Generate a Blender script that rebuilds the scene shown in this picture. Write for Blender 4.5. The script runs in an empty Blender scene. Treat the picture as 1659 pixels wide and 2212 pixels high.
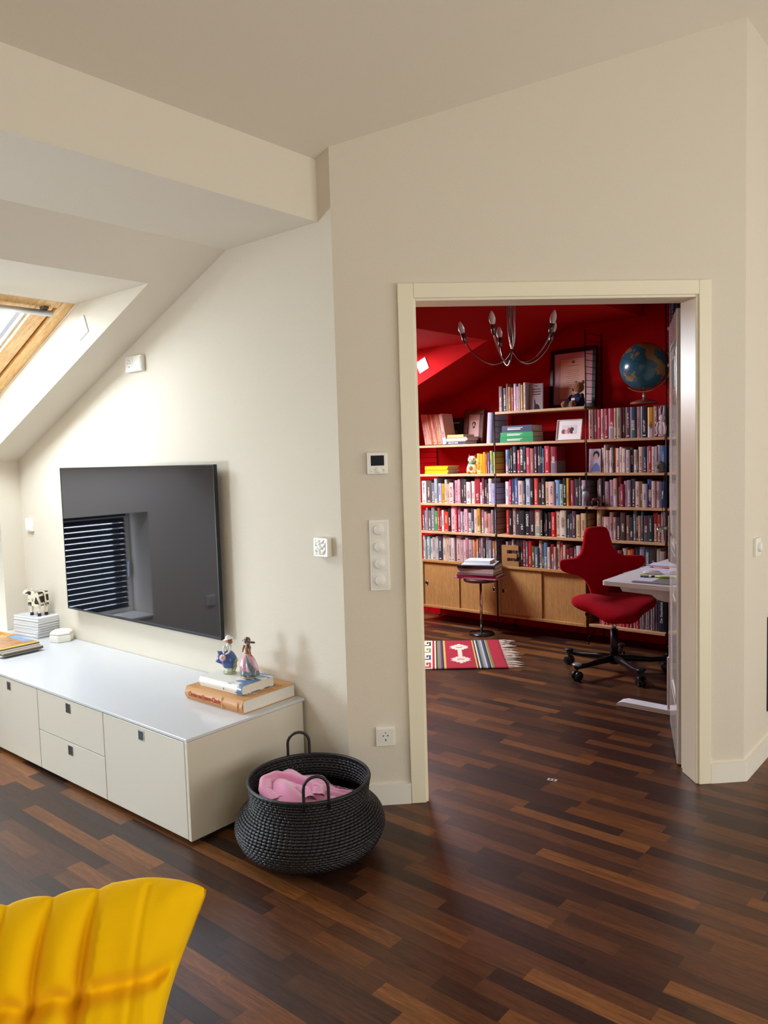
import bpy, bmesh, math, random
from mathutils import Vector, Matrix
random.seed(7)
sc = bpy.context.scene
COL = sc.collection
R = math.radians
# ------------------------------------------------------------------ camera
cam_d = bpy.data.cameras.new('camera'); cam = bpy.data.objects.new('camera', cam_d); COL.objects.link(cam)
cam_d.sensor_fit = 'VERTICAL'; cam_d.sensor_height = 36.0; cam_d.lens = 36.0 * 1684.09 / 2212.0
cam_d.clip_start = .02
_F = Vector((-0.64656039, 0.75921764, -0.07448648)); _R = Vector((0.7624408, 0.64636228, -0.02999707)); _U = Vector((-0.02537095, 0.07618645, 0.99677076))
m = Matrix.Identity(4)
for i in range(3):
    m[i][0] = _R[i]; m[i][1] = _U[i]; m[i][2] = -_F[i]
m.translation = Vector((2.23256, -2.34528, 1.4973)); cam.matrix_world = m
sc.camera = cam
# ------------------------------------------------------------------ world, daylight, exposure
w = bpy.data.worlds.new('world'); sc.world = w; w.use_nodes = True
w.node_tree.nodes['Background'].inputs[0].default_value = (.86, .93, 1, 1)
w.node_tree.nodes['Background'].inputs[1].default_value = 1.5
vs = sc.view_settings; vs.view_transform = 'Standard'; vs.look = 'None'; vs.gamma = 1; vs.use_curve_mapping = False
vs.exposure = 0.12
def daylight(name, loc, target, sx, sy, watts, col=(.93, .97, 1), spread=180):
    l = bpy.data.lights.new(name, 'AREA'); l.shape = 'RECTANGLE'; l.size = sx; l.size_y = sy; l.energy = watts; l.color = col
    l.spread = R(spread)
    o = bpy.data.objects.new(name, l); COL.objects.link(o); o.location = loc
    o.rotation_euler = (Vector(target) - Vector(loc)).to_track_quat('-Z', 'Y').to_euler()
    return o
SL = .41928                                   # pitch of the roof (rise over run), runs along world X
AL = math.atan(SL)
def winpt(x, y, off):                          # point on the skylight plane, pushed out by off along its normal
    return Vector((x, y, 2.322 + SL * (x + 1.643))) + Vector((-math.sin(AL), 0, math.cos(AL))) * off
def inward(p): return p + Vector((math.sin(AL), 0, -math.cos(AL)))
SKYC = (.80, .90, 1)
_p = winpt(-2.17, -.735, .05); daylight('daylight_skylight_1', _p, inward(_p), .72, .86, 42, (.80, .91, 1))
_p = winpt(-2.17, -2.80, .05); daylight('daylight_fill_skylight', _p, inward(_p), .72, .86, 40, SKYC)  # unseen extra skylight, added as fill for the living room
_p = winpt(-2.17, 2.17, .05); daylight('daylight_skylight_3', _p, inward(_p), .72, .86, 106, (.84, .92, 1))
daylight('daylight_knee_window_1', (-3.36, -.6, .72), (0, -.6, .72), .85, .8, 24, SKYC)
daylight('daylight_knee_window_2', (-3.22, -2.75, .72), (0, -2.75, .72), 1.0, .7, 122, (.72, .87, 1))
daylight('daylight_added_far_right', (4.75, 1.0, 1.4), (0, 1.0, 1.4), 3.8, 2.0, 60, (1, .92, .78))  # unseen window, added to light the diagonal wall from the right
daylight('daylight_added_near_right', (4.75, -3.0, 1.3), (0, -3.0, 1.3), 2.2, 1.9, 38, (1, .92, .78))  # unseen second window, added to brighten the sofa and cabinet end

# ------------------------------------------------------------------ materials
def lin(c):
    if isinstance(c, str):
        c = c.lstrip('#'); c = tuple(int(c[i:i+2], 16) / 255 for i in (0, 2, 4))
    return tuple((x / 12.92 if x <= .04045 else ((x + .055) / 1.055) ** 2.4) for x in c) + (1,)
MATS = {}
def mat(name, col='#ffffff', rough=.5, metal=0., spec=.5, bump=0., bscale=60., var=0., vscale=8., coat=0., sheen=0., emit=None, trans=0., ior=1.45, sub=0., obj=False):
    if name in MATS: return MATS[name]
    m = bpy.data.materials.new(name); m.use_nodes = True; MATS[name] = m
    nt = m.node_tree; N = nt.nodes; L = nt.links; b = N['Principled BSDF']
    c = lin(col)
    b.inputs['Base Color'].default_value = c; b.inputs['Roughness'].default_value = rough; b.inputs['Metallic'].default_value = metal
    b.inputs['Specular IOR Level'].default_value = spec; b.inputs['Coat Weight'].default_value = coat; b.inputs['Coat Roughness'].default_value = .1
    b.inputs['Sheen Weight'].default_value = sheen; b.inputs['Transmission Weight'].default_value = trans; b.inputs['IOR'].default_value = ior
    b.inputs['Subsurface Weight'].default_value = sub; b.inputs['Subsurface Scale'].default_value = .02
    if emit: b.inputs['Emission Color'].default_value = lin(emit[0]); b.inputs['Emission Strength'].default_value = emit[1]
    if obj:
        oi = N.new('ShaderNodeObjectInfo'); L.new(oi.outputs['Color'], b.inputs['Base Color'])
    if var or bump:
        tc = N.new('ShaderNodeTexCoord')
    if var:
        nz = N.new('ShaderNodeTexNoise'); nz.inputs['Scale'].default_value = vscale; nz.inputs['Detail'].default_value = 5
        L.new(tc.outputs['Object'], nz.inputs['Vector'])
        mx = N.new('ShaderNodeMix'); mx.data_type = 'RGBA'
        mx.inputs['A'].default_value = tuple(x * (1 - var) for x in c[:3]) + (1,); mx.inputs['B'].default_value = tuple(min(1, x * (1 + var)) for x in c[:3]) + (1,)
        L.new(nz.outputs['Fac'], mx.inputs['Factor']); L.new(mx.outputs['Result'], b.inputs['Base Color'])
    if bump:
        nb = N.new('ShaderNodeTexNoise'); nb.inputs['Scale'].default_value = bscale; nb.inputs['Detail'].default_value = 3
        L.new(tc.outputs['Object'], nb.inputs['Vector'])
        bp = N.new('ShaderNodeBump'); bp.inputs['Strength'].default_value = bump; bp.inputs['Distance'].default_value = .01
        L.new(nb.outputs['Fac'], bp.inputs['Height']); L.new(bp.outputs['Normal'], b.inputs['Normal'])
    return m
def wood(name, c1, c2, axis='X', rough=.4, scale=6., stretch=12., attr=False, coat=0., ring=2.5):
    """wood grain stretched along an axis; with attr the tone of each strip comes from its own 'tone' attribute"""
    m = bpy.data.materials.new(name); m.use_nodes = True; MATS[name] = m
    nt = m.node_tree; N = nt.nodes; L = nt.links; b = N['Principled BSDF']
    tc = N.new('ShaderNodeTexCoord'); mp = N.new('ShaderNodeMapping')
    s = {'X': (1, stretch, stretch), 'Y': (stretch, 1, stretch), 'Z': (stretch, stretch, 1)}[axis]
    mp.inputs['Scale'].default_value = s
    vec = tc.outputs['Object']
    if attr:
        at = N.new('ShaderNodeAttribute'); at.attribute_name = 'tone'
        ad = N.new('ShaderNodeVectorMath'); ad.operation = 'MULTIPLY_ADD'
        ad.inputs[1].default_value = (37, 37, 37); L.new(at.outputs['Color'], ad.inputs[0]); L.new(vec, ad.inputs[2]); vec = ad.outputs[0]
    L.new(vec, mp.inputs['Vector'])
    nz = N.new('ShaderNodeTexNoise'); nz.inputs['Scale'].default_value = scale; nz.inputs['Detail'].default_value = 8; nz.inputs['Roughness'].default_value = .65; nz.inputs['Distortion'].default_value = ring * .4
    L.new(mp.outputs[0], nz.inputs['Vector'])
    fine = N.new('ShaderNodeTexNoise'); fine.inputs['Scale'].default_value = scale * 5; fine.inputs['Detail'].default_value = 4
    L.new(mp.outputs[0], fine.inputs['Vector'])
    r = N.new('ShaderNodeValToRGB'); r.color_ramp.elements[0].color = lin(c1); r.color_ramp.elements[1].color = lin(c2)
    r.color_ramp.elements[0].position = .32; r.color_ramp.elements[1].position = .70
    L.new(nz.outputs['Fac'], r.inputs['Fac'])
    mx = N.new('ShaderNodeMix'); mx.data_type = 'RGBA'; mx.blend_type = 'MULTIPLY'; mx.inputs['Factor'].default_value = .7 if attr else .5
    r2 = N.new('ShaderNodeValToRGB'); r2.color_ramp.elements[0].color = (.45, .42, .4, 1); r2.color_ramp.elements[0].position = .35; r2.color_ramp.elements[1].position = .6
    L.new(fine.outputs['Fac'], r2.inputs['Fac']); L.new(r.outputs['Color'], mx.inputs['A']); L.new(r2.outputs['Color'], mx.inputs['B'])
    out = mx.outputs['Result']
    if attr:
        tn = N.new('ShaderNodeValToRGB'); cr = tn.color_ramp; cr.interpolation = 'LINEAR'
        cr.elements[0].position = 0; cr.elements[0].color = lin('#3a2620'); cr.elements[1].position = 1; cr.elements[1].color = lin('#8f5b32')
        for p, c in ((.3, '#472c21'), (.6, '#6a4128'), (.8, '#835029')):
            e = cr.elements.new(p); e.color = lin(c)
        L.new(at.outputs['Fac'], tn.inputs['Fac'])
        m2 = N.new('ShaderNodeMix'); m2.data_type = 'RGBA'; m2.blend_type = 'MULTIPLY'; m2.inputs['Factor'].default_value = .75
        L.new(tn.outputs['Color'], m2.inputs['A']); L.new(out, m2.inputs['B']); out = m2.outputs['Result']
    L.new(out, b.inputs['Base Color'])
    b.inputs['Roughness'].default_value = rough; b.inputs['Coat Weight'].default_value = coat; b.inputs['Coat Roughness'].default_value = .15; b.inputs['Specular IOR Level'].default_value = .32 if attr else .5
    bp = N.new('ShaderNodeBump'); bp.inputs['Strength'].default_value = .06; bp.inputs['Distance'].default_value = .004
    L.new(fine.outputs['Fac'], bp.inputs['Height']); L.new(bp.outputs['Normal'], b.inputs['Normal'])
    return m
def glass_pane(name, tint=(1, 1, 1, 1)):
    m = bpy.data.materials.new(name); m.use_nodes = True; MATS[name] = m; nt = m.node_tree; N = nt.nodes; L = nt.links
    N.remove(N['Principled BSDF']); t = N.new('ShaderNodeBsdfTransparent'); t.inputs[0].default_value = tint
    g = N.new('ShaderNodeBsdfGlossy'); g.inputs['Roughness'].default_value = .02
    x = N.new('ShaderNodeMixShader'); x.inputs[0].default_value = .05
    L.new(t.outputs[0], x.inputs[1]); L.new(g.outputs[0], x.inputs[2]); L.new(x.outputs[0], N['Material Output'].inputs[0])
    return m
CREAM = mat('cream_wall_paint', '#dfd6c6', .85, bump=.10, bscale=140)
RED = mat('red_wall_paint', '#ac0006', .8, spec=.12, bump=.08, bscale=140)
TRIM = mat('cream_gloss_trim', '#f0e8d0', .35)
SKIRT = mat('white_skirting_paint', '#eee9df', .4)
WHITE = mat('white_plastic', '#f2efe8', .3)
GREYSLOT = mat('dark_slot', '#1c1a18', .6)
PINE = wood('pine_window_wood', '#e0a052', '#f6d592', 'X', .35, 5, 9)
ALU = mat('aluminium', '#c9ccd0', .35, metal=.8)
PANE = glass_pane('window_glass')

# ------------------------------------------------------------------ mesh helpers
class MB:
    def __init__(s): s.v = []; s.f = []; s.m = []; s.sm = []
    def add(s, vs, fs, mi=0, smooth=False, M=None):
        o = len(s.v)
        if M is not None: vs = [M @ Vector(v) for v in vs]
        s.v += [tuple(v) for v in vs]; s.f += [tuple(i + o for i in f) for f in fs]; s.m += [mi] * len(fs); s.sm += [smooth] * len(fs); return s
    def box(s, x0, x1, y0, y1, z0, z1, mi=0, M=None):
        vs = [(x, y, z) for z in (z0, z1) for y in (y0, y1) for x in (x0, x1)]
        return s.add(vs, [(0, 2, 3, 1), (4, 5, 7, 6), (0, 1, 5, 4), (1, 3, 7, 5), (3, 2, 6, 7), (2, 0, 4, 6)], mi, False, M)
    def prism(s, poly, a, b, axis='y', mi=0, M=None, smooth=False):
        """poly in the plane across axis; a..b along axis. y: (x,z); z: (x,y); x: (y,z)"""
        f = {'y': lambda p, t: (p[0], t, p[1]), 'z': lambda p, t: (p[0], p[1], t), 'x': lambda p, t: (t, p[0], p[1])}[axis]
        n = len(poly); vs = [f(p, a) for p in poly] + [f(p, b) for p in poly]
        fs = [tuple(range(n)), tuple(range(2 * n - 1, n - 1, -1))]
        s.add(vs, fs, mi, False, M)
        return s.add(vs, [(i, n + i, n + (i + 1) % n, (i + 1) % n) for i in range(n)], mi, smooth, M)
    def lathe(s, prof, n=24, mi=0, M=None, sx=1., sy=1., smooth=True, a0=0., a1=2 * math.pi):
        full = abs(a1 - a0 - 2 * math.pi) < 1e-6; k = n if full else n + 1
        vs = []; fs = []
        for r, z in prof:
            for i in range(k):
                a = a0 + (a1 - a0) * i / n; vs.append((r * math.cos(a) * sx, r * math.sin(a) * sy, z))
        for j in range(len(prof) - 1):
            for i in range(n):
                i2 = (i + 1) % k; fs.append((j * k + i, j * k + i2, (j + 1) * k + i2, (j + 1) * k + i))
        return s.add(vs, fs, mi, smooth, M)
    def tube(s, pts, r, n=8, mi=0, M=None, cap=True, closed=False, smooth=True):
        pts = [Vector(p) for p in pts]; L = len(pts); rs = r if isinstance(r, (list, tuple)) else [r] * L
        vs = []; fs = []; prev = None
        for i, p in enumerate(pts):
            if closed: t = pts[(i + 1) % L] - pts[i - 1]
            else: t = pts[min(i + 1, L - 1)] - pts[max(i - 1, 0)]
            t.normalize()
            if prev is None:
                u = t.cross(Vector((0, 0, 1)));
                if u.length < 1e-3: u = t.cross(Vector((1, 0, 0)))
            else: u = prev - t * prev.dot(t)
            u.normalize(); prev = u; w_ = t.cross(u)
            for k in range(n):
                a = 2 * math.pi * k / n; vs.append(p + (u * math.cos(a) + w_ * math.sin(a)) * rs[i])
        for i in range(L if closed else L - 1):
            j = (i + 1) % L
            for k in range(n): fs.append((i * n + k, i * n + (k + 1) % n, j * n + (k + 1) % n, j * n + k))
        s.add(vs, fs, mi, smooth, M)
        if cap and not closed:
            o = len(s.v) - L * n
            s.f += [tuple(o + k for k in range(n - 1, -1, -1)), tuple(o + (L - 1) * n + k for k in range(n))]; s.m += [mi] * 2; s.sm += [False] * 2
        return s
    def ball(s, c, r, n=12, mi=0, M=None, sc_=(1, 1, 1)):
        T = Matrix.Translation(Vector(c)) @ Matrix.Diagonal((sc_[0], sc_[1], sc_[2], 1))
        if M is not None: T = M @ T
        prof = [(r * math.sin(math.pi * i / n), -r * math.cos(math.pi * i / n)) for i in range(n + 1)]
        prof[0] = (1e-5, -r); prof[-1] = (1e-5, r)
        return s.lathe(prof, n + 4, mi, T)
    def grid(s, fn, nu, nv, mi=0, smooth=True, wrapu=False, M=None):
        vs = [fn(i / (nu if wrapu else nu - 1), j / (nv - 1)) for j in range(nv) for i in range(nu)]
        fs = []
        for j in range(nv - 1):
            for i in range(nu if wrapu else nu - 1):
                i2 = (i + 1) % nu; fs.append((j * nu + i, j * nu + i2, (j + 1) * nu + i2, (j + 1) * nu + i))
        return s.add(vs, fs, mi, smooth, M)
def put(name, mb, mats, parent=None, bevel=0., seg=2, loc=None, rot=None, sub=0, solid=0., fixn=True, color=None, link=True):
    me = bpy.data.meshes.new(name); me.from_pydata(mb.v, [], mb.f)
    if not isinstance(mats, (list, tuple)): mats = [mats]
    for x in mats: me.materials.append(x)
    me.polygons.foreach_set('material_index', mb.m); me.polygons.foreach_set('use_smooth', mb.sm)
    if fixn:
        bm = bmesh.new(); bm.from_mesh(me); bmesh.ops.recalc_face_normals(bm, faces=bm.faces[:]); bm.to_mesh(me); bm.free()
    me.update()
    o = bpy.data.objects.new(name, me)
    if link: COL.objects.link(o)
    if parent is not None: o.parent = parent
    if loc is not None: o.location = loc
    if rot is not None: o.rotation_euler = rot
    if solid:
        md = o.modifiers.new('solid', 'SOLIDIFY'); md.thickness = solid; md.offset = 0
    if sub:
        md = o.modifiers.new('sub', 'SUBSURF'); md.levels = sub; md.render_levels = sub
    if bevel:
        md = o.modifiers.new('bevel', 'BEVEL'); md.width = bevel; md.segments = seg; md.limit_method = 'ANGLE'; md.angle_limit = R(40)
    if color is not None: o.color = lin(color)
    return o
def tag(o, label, cat, group=None, kind=None):
    o['label'] = label; o['category'] = cat
    if group: o['group'] = group
    if kind: o['kind'] = kind
    return o
def thing(name, label, cat, loc=(0, 0, 0), rz=0., group=None, kind=None, rot=None):
    o = bpy.data.objects.new(name, None); COL.objects.link(o); o.location = loc; o.rotation_euler = rot or (0, 0, rz); o.empty_display_size = .05
    return tag(o, label, cat, group, kind)
def struct(name, mb, mats, label, cat, **k):
    o = put(name, mb, mats, **k); return tag(o, label, cat, None, 'structure')
def kid(o, parent):
    c = o.copy(); COL.objects.link(c); c.parent = parent; return c
def copy_tree(o, parent=None):
    c = o.copy(); COL.objects.link(c); c.parent = parent
    for ch in o.children: copy_tree(ch, c)
    return c
# ================================================================== THE SETTING
Q = 2 ** .5
KX, KZ = -2.886, 1.524                    # knee wall, and where the roof slope starts
BX, SZ = -.668, 2.454                     # end of the slope, level of the flat soffit
AX, CZ = -.074, 2.702                     # face of the bulkhead, foot of the rising ceiling
CS = .4235                                # pitch of the rising ceiling
YB, YS, XE = -5.2, 3.41, 4.6              # end wall behind the camera, study shelf wall, far gable
D = 1.238                                 # corner where the diagonal wall ends
ceilz = lambda x: CZ + CS * (x - AX)
roofz = lambda x: KZ + SL * (x - KX)
def WP(s, o=0., z=0.): return Vector((s / Q + o / Q, s / Q - o / Q, z))   # s along the diagonal wall, o out of it towards the room
WM = Matrix(((1 / Q, -1 / Q * -1, 0, 0), (1 / Q, -1 / Q, 0, 0), (0, 0, 1, 0), (0, 0, 0, 1)))  # local (s, o, z) -> world

# --- floor: parquet strips laid along X
floor_base = MB().box(-3.5, XE + .2, YB - .2, YS + .2, -.12, -.012)
FLOORWOOD = wood('oiled_parquet', '#8a8078', '#ffffff', 'X', .34, 5.5, 13, attr=True, coat=.0)
fl = struct('floor', floor_base, mat('floor_underlay', '#1a120d', .9), 'dark brown oiled parquet floor of narrow strips running through both rooms', 'floor')
SW = .0625
strips = []
ny = int((YS - YB) / SW) + 1
for j in range(ny):
    y0 = YB + j * SW; x = -3.2 - random.random() * .5
    while x < XE:
        l = random.choice((.22, .30, .36, .42, .50, .58)); strips.append((x, min(x + l, XE + .1), y0, y0 + SW)); x += l
def in_room(x, y):
    return x > KX - .3
def depth(x, y):
    d = Vector((x - 2.23256, y + 2.34528, -1.4973)); z = d.dot(_F)
    if z < .5: return None
    u = 829.5 + 1684 * d.dot(_R) / z; v = 1106 - 1684 * d.dot(_U) / z
    return z if -60 < u < 1720 and v < 2300 else None
def hidden(x, y):                         # under the low cabinet, or behind the walls
    if x < -.28 and -.62 < y < .1: return True
    if x < 0 and 0 < y < .7: return True
    s = (x + y) / Q; o = (x - y) / Q
    return o < -.02 and not (.30 < s < 1.60) and o > -.6 and y < 1.6
seen = []; rest = []
for st in strips:
    d = min([depth(px, (st[2] + st[3]) / 2) or 99 for px in (st[0], (st[0] + st[1]) / 2, st[1])])
    if d < 90 and not hidden((st[0] + st[1]) / 2, (st[2] + st[3]) / 2): seen.append((d, st))
    else: rest.append(st)
seen.sort(key=lambda t: t[0])
rest += [s for _, s in seen[300:]]
def strip_geo(mb, s):
    g = .0001; x0, x1, y0, y1 = s[0] + g, s[1] - g, s[2] + g, s[3] - g
    vs = [(x0, y0, -.012), (x1, y0, -.012), (x1, y1, -.012), (x0, y1, -.012), (x0, y0, 0), (x1, y0, 0), (x1, y1, 0), (x0, y1, 0)]
    mb.add(vs, [(4, 5, 6, 7)] + [(i, (i + 1) % 4, 4 + (i + 1) % 4, 4 + i) for i in range(4)])
def tone(): return min(1, max(0, random.choice((.02, .1, .18, .26, .32, .38, .44, .5, .55, .6, .66, .72, .8, .95)) + random.uniform(-.05, .05)))
def set_tone(o, per):
    a = o.data.attributes.new('tone', 'FLOAT', 'FACE'); a.data.foreach_set('value', per)
for d, s in seen[:300]:
    mb = MB(); strip_geo(mb, s); o = put('plank', mb, FLOORWOOD, fl, fixn=False); set_tone(o, [tone()] * 5)
mb = MB(); ts = []
for s in rest:
    strip_geo(mb, s); ts += [tone()] * 5
o = put('plank_field', mb, FLOORWOOD, fl, fixn=False); set_tone(o, ts); o['kind'] = 'stuff'

# --- walls
def two_tone(o, test):                    # paint the faces that look into the study red
    o.data.materials.append(RED)
    for p in o.data.polygons:
        if test(p.normal, p.center): p.material_index = 1
mb = MB().prism([(KX - .05, 0), (0.0, 0), (0.0, CZ + .35), (AX - .05, CZ + .25), (BX, 2.75), (KX - .05, KZ + .22)], 0, .115)
tvw = struct('wall_back', mb, CREAM, 'cream wall with the television, cut off along the roof slope', 'wall'); two_tone(tvw, lambda n, c: n.y > .5)
s1 = D * Q
poly = [(0, 0), (.31, 0), (.31, 2.125), (1.55, 2.125), (1.55, 0), (s1, 0), (s1, ceilz(D) + .12), (0, ceilz(0) + .1)]
mb = MB().prism(poly, 0, -.165, 'y', 0, WM)
dw = struct('wall_diagonal', mb, CREAM, 'cream diagonal wall around the tall doorway', 'wall'); two_tone(dw, lambda n, c: n.x - n.y < -1.2)
mb = MB().prism([(D, 0), (YS + .1, 0), (YS + .1, ceilz(D) + .1), (D, ceilz(D) + .1)], D, D - .13, 'x')
mb.add([(D, D, 0), (D - .165 / Q, D + .165 / Q, 0), (D - .165 / Q, D + .165 / Q, 3.3), (D, D, 3.3)], [(0, 1, 2, 3)])
rw = struct('wall_right', mb, CREAM, 'cream wall going back from the corner with the round dimmer', 'wall'); two_tone(rw, lambda n, c: n.x < -.5)
mb = MB().box(KX - .4, D, YS, YS + .15, -.1, 3.6)
struct('wall_study', mb, RED, 'red study wall behind the bookshelves', 'wall')
mb = MB().box(D, XE + .1, YS, YS + .15, -.1, 4.9)
struct('wall_hall', mb, CREAM, 'cream end wall beyond the corner', 'wall')
mb = MB().box(KX - .4, XE + .1, YB - .15, YB, -.1, 4.9)
struct('wall_front', mb, CREAM, 'cream end wall opposite the television', 'wall')
WY0, WY1, WZ0, WZ1 = -.95, 2.95, .35, 2.45
GY0, GY1 = -4.1, -1.9
mb = MB().box(XE, XE + .2, YB, GY0, -.1, 4.9).box(XE, XE + .2, GY1, WY0, -.1, 4.9).box(XE, XE + .2, GY0, GY1, -.1, WZ0).box(XE, XE + .2, GY0, GY1, WZ1, 4.9).box(XE, XE + .2, WY1, YS, -.1, 4.9).box(XE, XE + .2, WY0, WY1, -.1, WZ0).box(XE, XE + .2, WY0, WY1, WZ1, 4.9)
struct('wall_gable', mb, CREAM, 'cream gable wall with two added unseen windows', 'wall')
for nm, lb, a0, a1_ in (('window_4', 'wide unseen window added in the gable wall to light the diagonal wall', WY0, WY1), ('window_5', 'second unseen window added in the gable wall to light the sofa', GY0, GY1)):  # both are out of view, added as openings for the light from the right
    tw = thing(nm, lb, 'window', (XE + .1, (a0 + a1_) / 2, WZ0), kind='structure')
    hw = (a1_ - a0) / 2; hh = WZ1 - WZ0
    for a, b_, c_, d_ in ((-hw, hw, 0, .06), (-hw, hw, hh - .06, hh), (-hw, -hw + .06, .06, hh - .06), (hw - .06, hw, .06, hh - .06), (-.03, .03, .06, hh - .06)):
        put('window_frame', MB().box(-.03, .03, a, b_, c_, d_), WHITE, tw, bevel=.004)
    put('pane', MB().box(-.004, .004, -hw + .05, hw - .05, .05, hh - .05), PANE, tw)
# knee wall with a recessed window below the skylight
NY0, NY1, NZ0, NZ1 = -1.05, -.14, .33, 1.12
mb = MB().box(KX - .35, KX, NY1, .06, 0, KZ + .2).box(KX - .35, KX, -2.2, NY0, 0, KZ + .2).box(KX - .35, KX, YB, -3.3, 0, KZ + .2).box(KX - .35, KX, -3.3, -2.2, 0, NZ0).box(KX - .35, KX, -3.3, -2.2, NZ1, KZ + .2).box(KX - .35, KX, NY0, NY1, 0, NZ0).box(KX - .35, KX, NY0, NY1, NZ1, KZ + .2)
struct('wall_left', mb, CREAM, 'low cream knee wall under the roof slope with a window niche', 'wall')
mb = MB().box(KX - .35, KX, .06, YS + .1, 0, KZ + .2)
struct('wall_study_left', mb, RED, 'low red knee wall under the study roof slope', 'wall')
kw = thing('window_2', 'small window with dark slatted blind in the knee wall niche', 'window', (KX - .30, (NY0 + NY1) / 2, NZ0), kind='structure')
hw = (NY1 - NY0) / 2; hh = NZ1 - NZ0
for a, b_, c_, d_ in ((-hw, hw, 0, .05), (-hw, hw, hh - .05, hh), (-hw, -hw + .05, .05, hh - .05), (hw - .05, hw, .05, hh - .05)):
    put('window_frame', MB().box(-.03, .03, a, b_, c_, d_), WHITE, kw, bevel=.004)
put('pane', MB().box(-.004, .004, -hw + .04, hw - .04, .04, hh - .04), PANE, kw)
put('window_handle', MB().box(.03, .05, -hw + .015, -hw + .035, .28, .40), ALU, kw, bevel=.004)
put('window_sill', MB().box(-.03, .31, -hw, hw, -.005, .012), SKIRT, kw, bevel=.003)
k2 = thing('window_6', 'second knee wall window further along the roof slope', 'window', (KX - .30, -2.75, NZ0), kind='structure')
for a, b_, c_, d_ in ((-.55, .55, 0, .05), (-.55, .55, .74, .79), (-.55, -.50, .05, .74), (.50, .55, .05, .74)):
    put('window_frame', MB().box(-.03, .03, a, b_, c_, d_), WHITE, k2, bevel=.004)
put('pane', MB().box(-.004, .004, -.51, .51, .04, .75), PANE, k2)
bl = thing('window_blind', 'dark horizontal slat blind in the knee wall window', 'blind', (KX - .245, (NY0 + NY1) / 2, NZ0 + .02))
SLATM = mat('dark_blind_slat', '#232a2c', .45)
put('head_rail', MB().box(-.02, .02, -hw + .05, hw - .05, .735, .765), SLATM, bl)
slat = put('slat', MB().box(-.019, .019, -hw + .055, hw - .055, -.0012, .0012), SLATM, bl); slat.rotation_euler = (0, R(64), 0); slat.location = (0, 0, .05)
for i in range(1, 17):
    c = kid(slat, bl); c.location = (0, 0, .05 + i * .041)
for yy in (-.2, .2): put('cord', MB().box(-.001, .001, yy - .001, yy + .001, .03, .74), SLATM, bl)

# --- roof slope, soffit, bulkhead and rising ceiling (one cross-section, run along Y)
TH = .277
def slope_strip(mb, y0, y1):
    mb.prism([(KX - .45, roofz(KX - .45)), (BX, SZ), (BX, SZ + TH), (KX - .45, roofz(KX - .45) + TH)], y0, y1)
HX1, HX0, HZ = -.985, -2.75, 2.3215
def slope_hole(mb, y0, y1):
    mb.prism([(HX1, HZ), (BX, SZ), (BX, SZ + TH), (-1.643, roofz(-1.643) + TH)], y0, y1)
    mb.prism([(KX - .45, roofz(KX - .45)), (HX0, roofz(HX0)), (HX0, roofz(HX0) + TH), (KX - .45, roofz(KX - .45) + TH)], y0, y1)
SKY = {1: (-1.26, -.215), 2: (-3.32, -2.28), 3: (1.64, 2.688)}
mb = MB(); slope_strip(mb, -.215, .06); slope_hole(mb, -1.26, -.215); slope_strip(mb, -2.28, -1.26); slope_hole(mb, -3.32, -2.28); slope_strip(mb, YB - .1, -3.32)
struct('ceiling_slope', mb, CREAM, 'cream sloping roof side with deep skylight shafts', 'ceiling')
mb = MB(); slope_strip(mb, .06, 1.64); slope_hole(mb, 1.64, 2.688); slope_strip(mb, 2.688, YS + .1)
struct('ceiling_study_slope', mb, RED, 'red sloping roof side of the study with a skylight shaft', 'ceiling')
def bulk(mb, y0, y1): mb.prism([(BX, SZ), (AX, SZ), (AX, CZ + .25), (BX, CZ + .25)], y0, y1)
struct('beam', (lambda mb: (bulk(mb, YB - .1, .06), mb)[1])(MB()), CREAM, 'cream bulkhead with flat underside along the ceiling', 'beam')
struct('beam_study', (lambda mb: (bulk(mb, .06, YS + .1), mb)[1])(MB()), RED, 'red bulkhead with flat underside in the study', 'beam')
def plan_slab(poly, mats, name, label):
    mb = MB(); n = len(poly)
    vs = [(x, y, ceilz(x)) for x, y in poly] + [(x, y, ceilz(x) + .2) for x, y in poly]
    mb.add(vs, [tuple(range(n)), tuple(range(2 * n - 1, n - 1, -1))] + [(i, n + i, n + (i + 1) % n, (i + 1) % n) for i in range(n)])
    return struct(name, mb, mats, label, 'ceiling')
e1 = .085 / Q
plan_slab([(AX, YB - .1), (XE + .2, YB - .1), (XE + .2, YS + .1), (D - .06, YS + .1), (D - .06, D + .06), (-e1, e1), (AX, .06)], CREAM, 'ceiling', 'cream ceiling rising away from the bulkhead')
plan_slab([(AX, .06), (-e1, e1), (D - .06, D + .06), (D - .06, YS + .1), (AX, YS + .1)], RED, 'ceiling_study', 'red rising ceiling of the study')

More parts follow.
